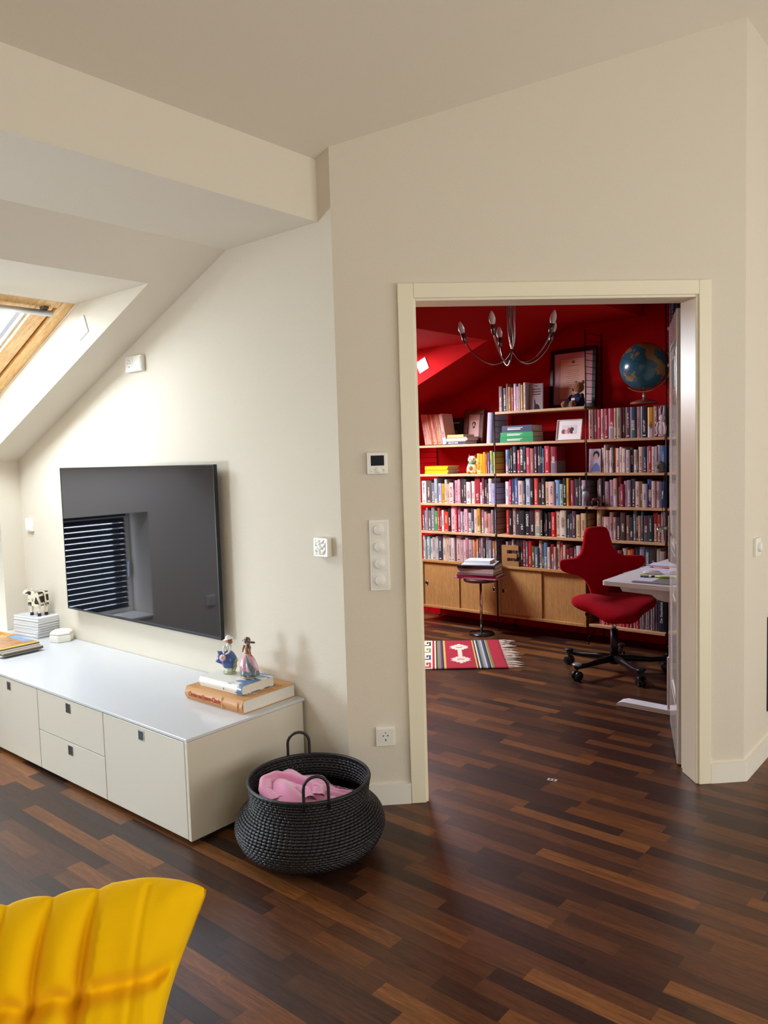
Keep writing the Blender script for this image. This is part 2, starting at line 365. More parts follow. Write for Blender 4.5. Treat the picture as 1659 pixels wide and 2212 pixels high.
# --- skylights (frame, sash, pane, blind rail)
def skylight(n, label):
    y0, y1 = SKY[n]; t = thing('window_%d' % n, label, 'window', winpt(-1.643, (y0 + y1) / 2, 0), kind='structure', rot=(0, -AL, 0))
    # local: x towards the ridge (top at 0), y along the wall, z out through the glass
    h = (y1 - y0) / 2; Lw = (1.643 + HX0 * -1 - 2 * 1.643) if False else (HX0 * -1 - 1.643) / math.cos(AL)
    x1, x0 = 0, -Lw
    for a in ((x0, x1, -h, -h + .075), (x0, x1, h - .075, h), (x1 - .06, x1, -h + .075, h - .075), (x0, x0 + .075, -h + .075, h - .075)):
        put('frame', MB().box(a[0], a[1], a[2], a[3], .0, .12), PINE, t, bevel=.003)
    for a in ((x0 + .085, x1 - .07, -h + .085, -h + .175), (x0 + .085, x1 - .07, h - .175, h - .085), (x1 - .14, x1 - .07, -h + .175, h - .175), (x0 + .085, x0 + .165, -h + .175, h - .175)):
        put('sash', MB().box(a[0], a[1], a[2], a[3], .012, .085), PINE, t, bevel=.004)
    for a in ((x0 + .165, x1 - .14, -h + .175, -h + .19), (x0 + .165, x1 - .14, h - .19, h - .175)):
        put('gasket', MB().box(a[0], a[1], a[2], a[3], .03, .08), mat('grey_gasket', '#b8bcc6', .5), t)
    put('pane', MB().box(x0 + .165, x1 - .13, -h + .17, h - .17, .070, .078), PANE, t)
    put('blind_rail', MB().tube([(x1 - .085, -h + .10, -.02), (x1 - .085, h - .10, -.02)], .016, 12), ALU, t)
    for yy in (-h + .14, h - .14, 0): put('rail_bracket', MB().box(x1 - .095, x1 - .05, yy - .012, yy + .012, -.012, .014), mat('dark_bracket', '#4d4038', .5), t)
    return t
skylight(1, 'pine framed skylight with aluminium blind rail above the low cabinet')
skylight(2, 'unseen pine framed skylight added further along the roof slope for fill light')  # out of view, added to carry the fill light
skylight(3, 'pine framed skylight of the red study')

# --- doorway trim: casing, jambs and stops in steps
dt = thing('trim_1', 'cream stepped wooden door casing around the study doorway', 'door frame', WP(0), R(45), kind='structure')
# local x along the wall, local -y into the living room
def cas(nm, x0, x1, y0, y1, z0, z1, bv=.003): put(nm, MB().box(x0, x1, y0, y1, z0, z1), TRIM, dt, bevel=bv)
cas('casing', .2604, .325, -.018, 0, 0, 2.188); cas('casing', 1.537, 1.591, -.018, 0, 0, 2.188); cas('casing', .325, 1.537, -.018, 0, 2.128, 2.188)
for (x0, x1, x2, x3) in ((.310, .335, .310, .318), (1.527, 1.552, 1.544, 1.552)):
    cas('jamb', x0, x1, -.008, .125, 0, 2.14); cas('rebate', x2, x3, .125, .17, 0, 2.13, .001)
cas('jamb', .335, 1.527, -.008, .125, 2.118, 2.14); cas('rebate', .318, 1.544, .125, .17, 2.130, 2.14, .001)
cas('casing', .25, .325, .165, .183, 0, 2.188); cas('casing', .325, 1.537, .165, .183, 2.128, 2.188)

# --- skirting boards
def skirt(name, poly, label):
    struct(name, MB().prism(poly, 0, .088, 'z'), SKIRT, label, 'skirting board', bevel=.004)
T = .016
skirt('baseboard_diagonal', [WP(0.0)[:2], WP(.2604)[:2], WP(.2604, T)[:2], WP(-T * .414, T)[:2]], 'white skirting board between the basket and the door casing')
skirt('baseboard_right', [WP(1.591)[:2], (D, D), (D, YS), (D + T, YS), (D + T, D - T * .414), WP(1.591, T)[:2]], 'white skirting board wrapping the corner past the doorway')
skirt('baseboard_back', [(KX, 0), (0, 0), (T * .414, -T), (KX, -T)], 'white skirting board behind the low cabinet')

# --- right leaf of the double door, opened into the study
hx, hy = .948, 1.222; ang = math.atan2(1.764 - 1.22, .713 - .946)
DW = mat('white_gloss_door', '#ece8e2', .07, spec=.7)
dl = thing('door_1', 'glossy white panelled door leaf opened into the study', 'door', (hx, hy, .008), ang, kind='structure')
LW = .592; LH = 2.10; th = .042
# local x from hinge to free edge; local +y is the face seen from the doorway, thickness towards -y
mb = MB()
put('door_slab', MB().box(0, LW, -th + .008, -.008, 0, LH), DW, dl)
for a in ((0, .10, 0, LH), (LW - .10, LW, 0, LH), (.10, LW - .10, 0, .24), (.10, LW - .10, LH - .12, LH), (.10, LW - .10, .80, .96)):
    put('door_rail', MB().box(a[0], a[1], -th, 0, a[2], a[3]), DW, dl, bevel=.003)
for z0, z1 in ((.24, .80), (.96, LH - .12)):
    pb = MB()
    for a in ((.10, .13, z0, z1), (LW - .13, LW - .10, z0, z1), (.13, LW - .13, z0, z0 + .03), (.13, LW - .13, z1 - .03, z1)):
        pb.box(a[0], a[1], -.012, -.002, a[2], a[3])
    put('panel_moulding', pb, DW, dl, bevel=.004)
    put('door_panel', MB().box(.17, LW - .17, -.012, -.004, z0 + .07, z1 - .07), DW, dl, bevel=.006)
STEEL = mat('brushed_steel', '#b9b6b0', .28, metal=1.)
hd = put('handle_plate', MB().box(LW - .065, LW - .025, 0, .008, .88, 1.12), STEEL, dl, bevel=.003)
hb = MB(); hb.tube([(LW - .045, .0, 1.055), (LW - .045, .052, 1.055)], .009, 10)
hb.tube([(LW - .045, .052, 1.055), (LW - .06, .056, 1.055), (LW - .16, .056, 1.052)], .0095, 10)
put('door_handle', hb, STEEL, dl)
# ================================================================== LIVING ROOM
LAC = mat('white_lacquer', '#cfc8b9', .32, bump=.0)
LACTOP = mat('white_lacquer_top', '#cdced1', .22)
CHROME = mat('chrome', '#c8c8c8', .12, metal=1.)
BLACKM = mat('black_recess', '#2a2c2e', .5)
UZ = .426; UF = -.629; UE = -.258
def pull(parent, x, z, y):
    h = put('handle', MB().box(x - .019, x + .019, y - .0006, y + .004, z - .021, z + .021), BLACKM, parent)
    fr = MB()
    for a in ((-.021, .021, .018, .022), (-.021, .021, -.022, -.018), (-.021, -.017, -.018, .018), (.017, .021, -.018, .018)): fr.box(x + a[0], x + a[1], y - .002, y + .002, z + a[2], z + a[3])
    put('pull_rim', fr, CHROME, h)
    put('pull_flap', MB().box(x - .016, x + .002, y - .0012, y + .001, z - .016, z + .016), mat('grey_flap', '#3c4043', .35, metal=.4), h)
def module(label, x0, x1, kind):
    t = thing('cabinet_unit', label, 'cabinet', ((x0 + x1) / 2, 0, 0), group='low cabinet units')
    w_ = (x1 - x0) / 2
    put('body', MB().box(-w_, w_, UF + .022, -.018, .02, UZ - .014), LAC, t, bevel=.0015)
    put('plinth', MB().box(-w_, w_, UF + .07, -.05, 0, .02), BLACKM, t)
    g = .0022
    if kind == 'door':
        d = put('door', MB().box(-w_ + g, w_ - g, UF, UF + .019, .02, UZ - .016), LAC, t, bevel=.0015)
        pull(d, 0, UZ - .052, UF)
    elif kind == 'drawers':
        for z0, z1 in ((.02, .2105), (.2135, UZ - .016)):
            d = put('drawer', MB().box(-w_ + g, w_ - g, UF, UF + .019, z0, z1), LAC, t, bevel=.0015)
            pull(d, 0, z1 - .037, UF)
    return t
module('white cabinet unit with two stacked drawers and square pulls', -1.474, -.871, 'drawers')
mod_end = module('white cabinet unit beside the wicker basket with one square pull', -.871, UE - .019, 'door')
module('white cabinet unit with one pull, on the window side of the drawers', -2.079, -1.474, 'door')
module('white cabinet unit in the corner below the knee wall', -2.868, -2.079, 'door')
_mx = (-.871 + UE - .019) / 2
put('side_panel', MB().box(UE - .018 - _mx, UE - _mx, UF, -.017, .018, UZ - .013), LAC, mod_end, bevel=.0015)
ct = put('worktop', MB().box(-2.878, UE, UF - .002, -.004, UZ - .012, UZ), LACTOP, bevel=.0015); tag(ct, 'long white top running over the low cabinet units', 'worktop')

# --- television
tv = thing('television', 'large black flat television mounted on the sloped cream wall', 'television', (-1.5035, -.054, .627))
TW, TH_ = .7355, .844
SCREEN = mat('tv_screen_glass', '#06060b', .035, spec=.8, ior=1.75)
SCREEN.node_tree.nodes['Principled BSDF'].inputs['Specular Tint'].default_value = (.72, .76, 1, 1)
put('screen', MB().box(-TW + .005, TW - .005, 0, .006, .010, TH_ - .005), SCREEN, tv)
fr = MB(); BZ = mat('tv_bezel', '#17181b', .3)
fr.box(-TW, TW, -.001, .02, 0, .010); fr.box(-TW, TW, -.001, .02, TH_ - .005, TH_); fr.box(-TW, -TW + .005, -.001, .02, .010, TH_ - .005); fr.box(TW - .005, TW, -.001, .02, .010, TH_ - .005)
put('bezel', fr, BZ, tv)
put('back_cover', MB().box(-TW + .004, TW - .004, .006, .022, .004, TH_ - .004), BZ, tv)
put('wall_bracket', MB().box(-.25, .25, .022, .0535, .25, .6), BZ, tv)

# --- plates on the walls
def plate_local(t, w_, h_, d_=.011, m_=WHITE):        # local -y out of the wall
    return put('cover_plate', MB().box(-w_, w_, -d_, 0, -h_, h_), m_, t, bevel=.002)
def socket_face(t, x=0., z=0., y=-.011):
    put('socket_insert', MB().box(x - .0335, x + .0335, y - .0012, y + .002, z - .0335, z + .0335), mat('white_insert', '#e9e6df', .35), t, bevel=.001)
    cup = MB().lathe([(.0215, .0), (.0205, .009), (.0001, .009)], 24, 0, Matrix.Translation((x, y - .0016, z)) @ Matrix.Rotation(R(-90), 4, 'X'))
    put('socket_cup', cup, mat('socket_recess', '#cfc9bd', .5), t)
    ho = MB()
    for dx in (-.0095, .0095): ho.lathe([(.0001, 0), (.003, 0)], 10, 0, Matrix.Translation((x + dx, y - .0019, z + .004)) @ Matrix.Rotation(R(90), 4, 'X'))
    ho.box(x - .002, x + .002, y - .0019, y - .0012, z - .019, z - .010); ho.box(x - .002, x + .002, y - .0019, y - .0012, z + .015, z + .019)
    put('socket_hole', ho, GREYSLOT, t)
t = thing('thermostat', 'white thermostat with a dark display beside the door casing', 'thermostat', WP(.157, 0, 1.459), R(45))
put('body', MB().box(-.042, .042, -.022, 0, -.045, .045), WHITE, t, bevel=.004)
put('display', MB().box(-.0275, .0275, -.0228, -.02, -.010, .032), mat('lcd_off', '#101218', .4, spec=.2), t)
for x, r_ in ((-.026, .006), (0, .013), (.028, .005)):
    put('button' if r_ < .01 else 'dial', MB().lathe([(r_, 0), (r_ * .95, .003), (.0001, .0035)], 24, 0, Matrix.Translation((x, -.022, -.0285)) @ Matrix.Rotation(R(90), 4, 'X')), WHITE, t)
t = thing('dimmer_switch', 'tall white panel of four round dimmers left of the doorway', 'switch', WP(.156, 0, 1.075), R(45))
put('cover_plate', MB().box(-.041, .041, -.010, 0, -.149, .149), WHITE, t, bevel=.002)
for i in range(4):
    z = (1.5 - i) * .071
    ins = put('dimmer_insert', MB().box(-.0335, .0335, -.0115, -.008, z - .034, z + .034), mat('white_insert', '#e9e6df', .35), t, bevel=.0008)
    put('dimmer_knob', MB().lathe([(.0215, 0), (.0205, .011), (.0185, .0125), (.0001, .0125)], 32, 0, Matrix.Translation((0, -.0115, z)) @ Matrix.Rotation(R(90), 4, 'X')), WHITE, ins)
t = thing('wall_socket', 'white single socket low on the wall above the skirting board', 'socket', WP(.157, 0, .298), R(45))
plate_local(t, .0405, .0405); socket_face(t)
t = thing('wall_socket', 'white double socket plate high on the wall below the roof slope', 'socket', (-1.4515, 0, 2.010))
plate_local(t, .0755, .0405, .022); socket_face(t, -.036, 0, -.022)
put('switch_rocker', MB().box(.0025, .0695, -.0245, -.02, -.0335, .0335), mat('white_insert', '#e9e6df', .35), t, bevel=.002)
t = thing('light_switch', 'plain white light switch beside the knee wall corner', 'switch', (-2.761, 0, 1.109))
plate_local(t, .0405, .0405, .020); put('switch_rocker', MB().box(-.033, .033, -.0225, -.018, -.033, .033), WHITE, t, bevel=.002)
t = thing('relief_switch', 'glazed white switch cover with wavy relief near the wall corner', 'switch', (-.1005, 0, 1.1105))
put('cover_plate', MB().box(-.0415, .0415, -.028, 0, -.040, .040), mat('glazed_white', '#e8e5da', .12, coat=.6), t, bevel=.003)
def relief(u, v):
    x = (u - .5) * .068; z = (v - .5) * .068
    a = math.sin(260 * z + 2.2 * math.sin(110 * x + 1)) ; b_ = math.sin(90 * x * 3 + 4 * math.sin(70 * z))
    edge = min(1, 8 * min(u, 1 - u, v, 1 - v))
    return (x, -.0285 - .0035 * edge * (.5 + .5 * a) - .001 * b_ * edge, z)
put('wave_relief', MB().grid(relief, 34, 34), mat('glazed_white', '#e8e5da', .12, coat=.6), t)
t = thing('dimmer_switch', 'white square dimmer with round knob on the wall past the corner', 'switch', (D, 1.407, 1.027), R(90))
plate_local(t, .0405, .0405, .013)
put('dimmer_knob', MB().lathe([(.0215, 0), (.0205, .013), (.0185, .0145), (.0001, .0145)], 32, 0, Matrix.Translation((0, -.013, 0)) @ Matrix.Rotation(R(90), 4, 'X')), WHITE, t)
# blank plates in the two skylight shafts, leaning with the roof
for yy, lab in ((-.215, 'white blank cover plate on the skylight shaft of the living room'), (2.688, 'white blank cover plate on the red skylight shaft')):
    t = thing('blank_plate', lab, 'cover plate', (-1.60, yy, 2.194), rot=(0, -AL, 0))
    put('cover_plate', MB().box(-.05, .05, -.006, 0, -.048, .048), mat('bright_white_plate', '#f6f8fb', .3), t, bevel=.002)
t = thing('wall_socket', 'white socket on the knee wall past the window niche', 'socket', (KX, -1.58, .36), R(90))
plate_local(t, .0405, .0405); socket_face(t)
# dark bag hanging at the picture's right edge
bm_ = MB().grid(lambda u, v: (.055 * math.sin(math.pi * min(1, max(0, u))) * (.6 + .4 * math.sin(math.pi * v)) + .004, -.17 + .34 * u, .46 * v), 12, 12)
bm_.box(0, .006, -.168, .168, .004, .456)
o = put('hanging_bag', bm_, mat('dark_nylon', '#23242b', .6, sheen=.2), loc=(D + .001, 1.775, .21)); tag(o, 'dark bag hanging low on the wall past the corner', 'bag')
o = put('bag_hook', MB().tube([(0, 0, 0), (.03, 0, -.005), (.035, 0, .02)], .004, 8), ALU, loc=(D, 1.775, .69)); tag(o, 'small metal hook above the dark bag', 'hook')

# --- things on the low cabinet
PAPER = mat('page_edges', '#dcd8cf', .8, var=.12, vscale=220)
def book_parts(t, L_, W_, H_, cover, round_=.010):
    """lying book: x along the spine, spine on the -y side, origin at the bottom centre"""
    x0, x1, y0, y1 = -L_ / 2, L_ / 2, -W_ / 2, W_ / 2; c = .0028
    put('front_cover', MB().box(x0, x1, y0 + .004, y1, H_ - c, H_), cover, t, bevel=.001)
    put('back_cover', MB().box(x0, x1, y0 + .004, y1, 0, c), cover, t, bevel=.001)
    n = 10; pr_ = [(y0 + .006 - round_ * math.sin(math.pi * i / n), H_ * i / n) for i in range(n + 1)]; pi_ = [(p[0] + .003, p[1] * (1 - 2 * .0015 / H_) + .0015) for p in pr_]
    put('spine', MB().prism(pr_ + pi_[::-1], x0, x1, 'x', smooth=False), cover, t)
    put('pages', MB().box(x0 + .005, x1 - .004, y0 + .006, y1 - .006, c, H_ - c), PAPER, t)
def text(parent, body, size, loc, rot, m_, name='lettering', ext=.0002, sx=1.):
    cu = bpy.data.curves.new(name, 'FONT'); cu.body = body; cu.size = size; cu.extrude = ext; cu.align_x = 'CENTER'; cu.align_y = 'CENTER'; cu.resolution_u = 3
    tmp = bpy.data.objects.new(name, cu); me = bpy.data.meshes.new_from_object(tmp); bpy.data.objects.remove(tmp); bpy.data.curves.remove(cu)
    me.materials.clear(); me.materials.append(m_); me.name = name
    o = bpy.data.objects.new(name, me); COL.objects.link(o); o.parent = parent; o.location = loc; o.rotation_euler = rot; o.scale = (sx, 1, 1); return o
b1 = thing('art_book', 'thick tan hardback with red handwritten title lying on the cabinet', 'book', (-.5025, -.163, UZ), R(.6))
TAN = mat('tan_book_cloth', '#c08a52', .45, var=.08, vscale=14)
book_parts(b1, .392, .306, .058, TAN, .012)
REDINK = mat('red_ink', '#b5341f', .6)
text(b1, 'Christo und Jeanne-Claude', .031, (-.055, -.1605, .029), (R(90), 0, 0), REDINK, sx=.66, ext=.0006)
text(b1, 'TASCHEN', .010, (.172, -.1600, .028), (R(90), R(-90), 0), REDINK, ext=.0006)
put('spine_line', MB().box(.064, .0655, -.1607, -.155, .003, .055), mat('pale_crease', '#e2bd92', .6), b1)
lnm = MB()
for x, y, w_ in ((.12, -.05, .004), (.13, .05, .003)): put('cover_fold', MB().box(x - .05, x + .05, y - w_, y + w_, .058, .0583), mat('pale_crease', '#e2bd92', .6), b1)
b2 = thing('art_book', 'white hardback with blue brush strokes on top of the tan book', 'book', (-.505, -.179, UZ + .0585), R(1.5))
def brush_mat():
    m = mat('white_blue_jacket', '#e9e6e0', .25); nt = m.node_tree; N = nt.nodes; L = nt.links; b = N['Principled BSDF']
    tc = N.new('ShaderNodeTexCoord'); wv = N.new('ShaderNodeTexNoise'); mp = N.new('ShaderNodeMapping'); mp.inputs['Rotation'].default_value = (0, 0, R(-25)); mp.inputs['Scale'].default_value = (6, 22, 10)
    L.new(tc.outputs['Object'], mp.inputs['Vector']); L.new(mp.outputs[0], wv.inputs['Vector']); wv.inputs['Scale'].default_value = 1.0; wv.inputs['Detail'].default_value = 1; wv.inputs['Distortion'].default_value = 1.2
    sx_ = N.new('ShaderNodeSeparateXYZ'); L.new(tc.outputs['Object'], sx_.inputs[0])
    mr = N.new('ShaderNodeMapRange'); mr.inputs[1].default_value = -.03; mr.inputs[2].default_value = .08; mr.inputs[3].default_value = -.18; mr.inputs[4].default_value = .10; L.new(sx_.outputs[0], mr.inputs[0])
    ad = N.new('ShaderNodeMath'); ad.operation = 'ADD'; L.new(wv.outputs['Fac'], ad.inputs[0]); L.new(mr.outputs[0], ad.inputs[1])
    r = N.new('ShaderNodeValToRGB'); r.color_ramp.elements[0].position = .50; r.color_ramp.elements[0].color = lin('#ece9e2'); r.color_ramp.elements[1].position = .56; r.color_ramp.elements[1].color = lin('#5f7fa6')
    L.new(ad.outputs[0], r.inputs[0]); L.new(r.outputs[0], b.inputs['Base Color']); return m
book_parts(b2, .284, .195, .043, brush_mat(), .008)
text(b2, 'II', .012, (.03, -.1025, .015), (R(90), 0, 0), mat('dark_blue_ink', '#2c3c66', .6), ext=.0006)

# magazine stack with the cow
ms = thing('magazine_stack', 'tall neat stack of magazines under the wooden cow', 'magazines', (-2.60, -.085, UZ), R(8))
for i in range(24):
    dx = random.uniform(-.004, .004) + .018 * math.sin(i / 24 * 1.6) ; dy = random.uniform(-.003, .003)
    put('magazine', MB().box(-.125 + dx, .125 + dx, -.079 + dy, .079 + dy, i * .0054, i * .0054 + .0049), mat('magazine_edge%d' % (i % 3), ('#e4e4e8', '#cfccc8', '#f0f0f2')[i % 3], .6), ms, bevel=.0012)
put('magazine_cover', MB().box(-.12, .115, -.072, .072, .1296, .1300), mat('magazine_cover_art', '#c9cbd2', .3, var=.5, vscale=25), ms)
cow = thing('cow_figurine', 'black and white painted wooden cow on the magazine stack', 'figurine', (-2.558, -.082, UZ + .1302), R(8))
def cow_mat():
    m = mat('cow_paint', '#e8d9b8', .3); nt = m.node_tree; N = nt.nodes; L = nt.links; b = N['Principled BSDF']
    tc = N.new('ShaderNodeTexCoord'); mp = N.new('ShaderNodeMapping'); mp.inputs['Location'].default_value = (.3, .4, .1); v = N.new('ShaderNodeTexVoronoi'); v.inputs['Scale'].default_value = 21; v.feature = 'DISTANCE_TO_EDGE'; v.inputs['Randomness'].default_value = .55
    L.new(tc.outputs['Object'], mp.inputs[0]); L.new(mp.outputs[0], v.inputs['Vector'])
    r = N.new('ShaderNodeValToRGB'); r.color_ramp.elements[0].position = .12; r.color_ramp.elements[0].color = lin('#eadfc4'); r.color_ramp.elements[1].position = .15; r.color_ramp.elements[1].color = lin('#23201f')
    L.new(v.outputs['Distance'], r.inputs[0]); L.new(r.outputs[0], b.inputs['Base Color']); return m
COWM = cow_mat(); COWW = mat('cow_cream', '#eadfc4', .35); COWB = mat('cow_black', '#221f1e', .35)
put('body', MB().prism([(-.052, .062), (.050, .062), (.056, .085), (.052, .150), (-.050, .152)], -.036, .036, 'y'), COWM, cow, bevel=.008, seg=3)
for sx_ in (-.036, .040):
    for sy in (-.024, .024):
        lg = put('leg', MB().lathe([(.013, .070), (.0105, .04), (.0085, .018)], 10, 0, Matrix.Translation((sx_, sy, 0))), COWW, cow)
        put('hoof', MB().lathe([(.0085, .019), (.0105, .016), (.0115, .0), (.0001, 0)], 10, 0, Matrix.Translation((sx_, sy, 0))), COWB, lg)
hdm = Matrix.Translation((-.078, -.012, .128)) @ Matrix.Rotation(R(22), 4, 'Z') @ Matrix.Rotation(R(-62), 4, 'Y')
hd = put('head', MB().lathe([(.0001, -.036), (.012, -.034), (.0165, -.02), (.0155, .0), (.019, .018), (.017, .030), (.0001, .037)], 14, 0, hdm, sx=.9), COWW, cow)
put('muzzle_patch', MB().lathe([(.0001, -.0375), (.0128, -.0352), (.0172, -.021), (.0162, -.004)], 14, 0, hdm, sx=.92), COWB, hd)
for s_ in (-1, 1):
    put('horn', MB().tube([(-.066, -.012 + s_ * .012, .143), (-.064, -.012 + s_ * .017, .156), (-.067, -.012 + s_ * .016, .166)], [.004, .003, .001], 8), COWW, hd)
    put('ear', MB().ball((-.060, -.012 + s_ * .024, .140), .009, 8, 0, None, (.6, 1.2, .5)), COWB, hd)
put('neck', MB().tube([(-.045, 0, .115), (-.066, -.006, .128)], [.024, .016], 12), COWW, cow)
put('tail', MB().tube([(.055, 0, .14), (.062, 0, .12), (.060, .004, .08), (.070, .01, .062)], [.003, .0025, .002, .003], 8), COWB, cow)
# hexagonal box
bx = thing('lidded_box', 'white ceramic six-sided box with a tufted lid near the magazines', 'box', (-2.293, -.078, UZ), R(15))
CER = mat('white_ceramic', '#efece0', .15, coat=.5)
def hexa(prof, mi=0): return MB().lathe(prof, 6, 0, None, 1, 1, False)
put('body', hexa([(.0001, 0), (.064, 0), (.070, .004), (.0715, .022), (.070, .040), (.064, .044), (.0001, .044)]), CER, bx, bevel=.003)
ld = put('lid', hexa([(.0001, .0445), (.066, .0445), (.069, .050), (.067, .058), (.050, .069), (.022, .073), (.0001, .072)]), CER, bx, bevel=.004, seg=3)
put('lid_button', MB().ball((0, 0, .073), .006, 8, 0, None, (1, 1, .5)), CER, ld)
# flat pile of magazines with a yellow bordered cover
fp = thing('magazine_pile', 'low pile of magazines topped by a yellow edged cover', 'magazines', (-2.325, -.385, UZ), R(2))
cols = ('#8d8176', '#d8d4ce', '#4c4744', '#b7a795', '#cfcac2', '#7b6f66')
for i in range(6):
    dx = (-.03, .0, .018, .012, -.012, -.022)[i] * 1 + .02; dy = random.uniform(-.004, .004)
    put('magazine', MB().box(-.15 + dx, .145 + dx, -.115 + dy, .115 + dy, i * .0078, i * .0078 + .0072), mat('pile_mag%d' % i, cols[i], .4), fp, bevel=.0012)
YEL = mat('yellow_border', '#f2c31c', .35)
cv = put('magazine_cover', MB().box(-.152, .143, -.115, .115, .0470, .0476), mat('cover_photo_print', '#b07a4a', .3, var=.8, vscale=18), fp)
put('yellow_border', MB().box(.125, .1435, -.115, .115, .0474, .0480), YEL, cv)
put('sky_print', MB().box(-.150, .06, .07, .1148, .0475, .0480), mat('blue_print', '#6f9cc8', .3, var=.5, vscale=30), cv)
o = put('wooden_tray', MB().box(-.09, .09, -.035, .035, 0, .004).box(-.09, .09, -.035, -.029, .004, .024).box(-.09, .09, .029, .035, .004, .024).box(-.09, -.084, -.029, .029, .004, .024).box(.084, .09, -.029, .029, .004, .024), PINE, loc=(-2.7, -.25, UZ), rot=(0, 0, R(8)))
tag(o, 'small orange wood tray behind the magazines near the window niche', 'tray')

# porcelain figurines
GL = dict(rough=.12, coat=.6)
SKIN = mat('porcelain_skin', '#d9a98a', **GL); PW = mat('porcelain_white', '#dfe0da', **GL); PB = mat('porcelain_blue', '#3c5692', var=.25, vscale=30, **GL); HAIR = mat('porcelain_auburn', '#8a5a3c', **GL)
PGR = mat('porcelain_sage', '#a7b08a', var=.3, vscale=60, **GL); PPK = mat('porcelain_pink', '#d3a3b4', **GL); PGY = mat('porcelain_grey', '#6c7a80', var=.4, vscale=80, **GL); BRN = mat('porcelain_brown', '#8e5e3c', **GL); DKH = mat('porcelain_dark_hair', '#54443c', **GL); TANP = mat('porcelain_tan', '#b7a184', **GL)
FZ = UZ + .0585 + .0432
def skirt_mesh(prof, folds, amp, n=40, cx=lambda z: (0, 0), sx=1., sy=1.):
    mb = MB(); k = len(prof)
    def fn(u, v):
        i = v * (k - 1); a = int(min(i, k - 2)); f = i - a
        r = prof[a][0] * (1 - f) + prof[a + 1][0] * f; z = prof[a][1] * (1 - f) + prof[a + 1][1] * f
        th = u * 2 * math.pi; low = 1 - v
        rr = r * (1 + amp * low * math.sin(folds * th)); c = cx(z)
        return (c[0] + rr * math.cos(th) * sx, c[1] + rr * math.sin(th) * sy, z)
    return mb.grid(fn, n, k * 3, 0, True, True)
# girl with bonnet: local -y faces the viewer's left front
f1 = thing('girl_figurine', 'porcelain girl figurine in white bonnet and blue skirt on the books', 'figurine', (-.567, -.170, FZ), R(20))
put('base', MB().lathe([(.0001, 0), (.026, 0), (.030, .004), (.027, .009), (.0001, .012)], 20, 0, None, 1.1, .9), PGR, f1)
put('underskirt', skirt_mesh([(.019, .008), (.018, .034)], 7, .1), mat('porcelain_leafwhite', '#d3dcc6', var=.3, vscale=90, **GL), f1)
put('skirt', skirt_mesh([(.020, .026), (.028, .030), (.036, .052), (.034, .075), (.022, .095), (.011, .104)], 6, .07, 40, lambda z: (0, 0)), PB, f1)
sw = MB().grid(lambda u, v: (-.016 - .045 * v, -.006 + .020 * math.sin(u * math.pi - .6) * (1 - .2 * v), .040 + .056 * u + .012 * v * (1 - u)), 8, 8)
put('raised_hem', sw, PB, f1, solid=.006)
put('torso', MB().lathe([(.0001, .100), (.0115, .101), (.0125, .110), (.0150, .124), (.0135, .132), (.006, .138), (.0045, .142)], 16, 0, None, 1, .75), PW, f1)
put('head', MB().ball((-.004, -.003, .153), .0125, 12, 0, None, (.9, .95, 1.1)), SKIN, f1)
put('hair', MB().ball((.003, .003, .152), .0150, 12, 0, None, (.85, .9, 1.1)).tube([(.012, .0, .152), (.015, 0, .142), (.012, 0, .135)], [.007, .007, .003], 8), HAIR, f1)
put('bonnet', MB().lathe([(.024, -.004), (.0215, .000), (.0135, .002), (.0125, .008), (.007, .0125), (.0001, .0135)], 20, 0, Matrix.Translation((.0, .0, .160)) @ Matrix.Rotation(R(-14), 4, 'Y')), PW, f1)
put('arm', MB().tube([(-.012, -.006, .130), (-.017, -.012, .117), (-.015, -.020, .100), (-.010, -.024, .091)], [.0055, .005, .0045, .003], 8), PW, f1)
put('arm', MB().tube([(.013, -.004, .130), (.017, -.014, .112), (.010, -.022, .098), (-.002, -.026, .092)], [.0055, .005, .0045, .003], 8), PW, f1)
put('flower_bag', MB().ball((-.014, -.030, .076), .016, 10, 0, None, (1.1, .6, 1)), PPK, f1)
fw = MB()
for i in range(7): fw.ball((-.008 + .008 * math.cos(i), -.036 + .002 * math.sin(3 * i), .082 + .007 * math.sin(i * 1.4)), .0035, 6)
put('flowers', fw, mat('porcelain_flower', '#cbb77c', **GL), f1)
fm = MB()
for i in range(6):
    a = i * .5 - .6; fm.tube([(.012 + .006 * math.cos(a), .004 * math.sin(a), .006), (.026 + .006 * math.cos(a), .008 * math.sin(a * 3), .022 + .006 * i), (.034 + .003 * i, .006 * math.sin(i * 2), .034 + .008 * i)], [.006, .006, .001], 6)
put('plant', fm, PGR, f1)
# dancing girl seen from behind
f2 = thing('dancer_figurine', 'porcelain dancer figurine with bare back and pink striped skirt', 'figurine', (-.438, -.170, FZ), R(20))
put('base', MB().lathe([(.0001, 0), (.032, 0), (.034, .005), (.030, .009), (.0001, .011)], 20, 0, None, 1.1, .8), TANP, f2)
put('skirt', skirt_mesh([(.040, .034), (.038, .055), (.028, .088), (.016, .104), (.013, .109)], 9, .13, 54, lambda z: (.008 * (1 - z / .11) + .002, 0), 1.05, .8), PPK, f2)
put('striped_hem', skirt_mesh([(.039, .012), (.0425, .022), (.0405, .036)], 9, .13, 54, lambda z: (.008 * (1 - z / .11) + .003, 0), 1.05, .8), PGY, f2)
put('shawl', MB().grid(lambda u, v: (.012 + .030 * v + .010 * u * v, -.030 - .006 * math.sin(v * 5), .098 - .070 * v + .022 * (u - .5) * (1 + v)), 8, 10), PGY, f2, solid=.004)
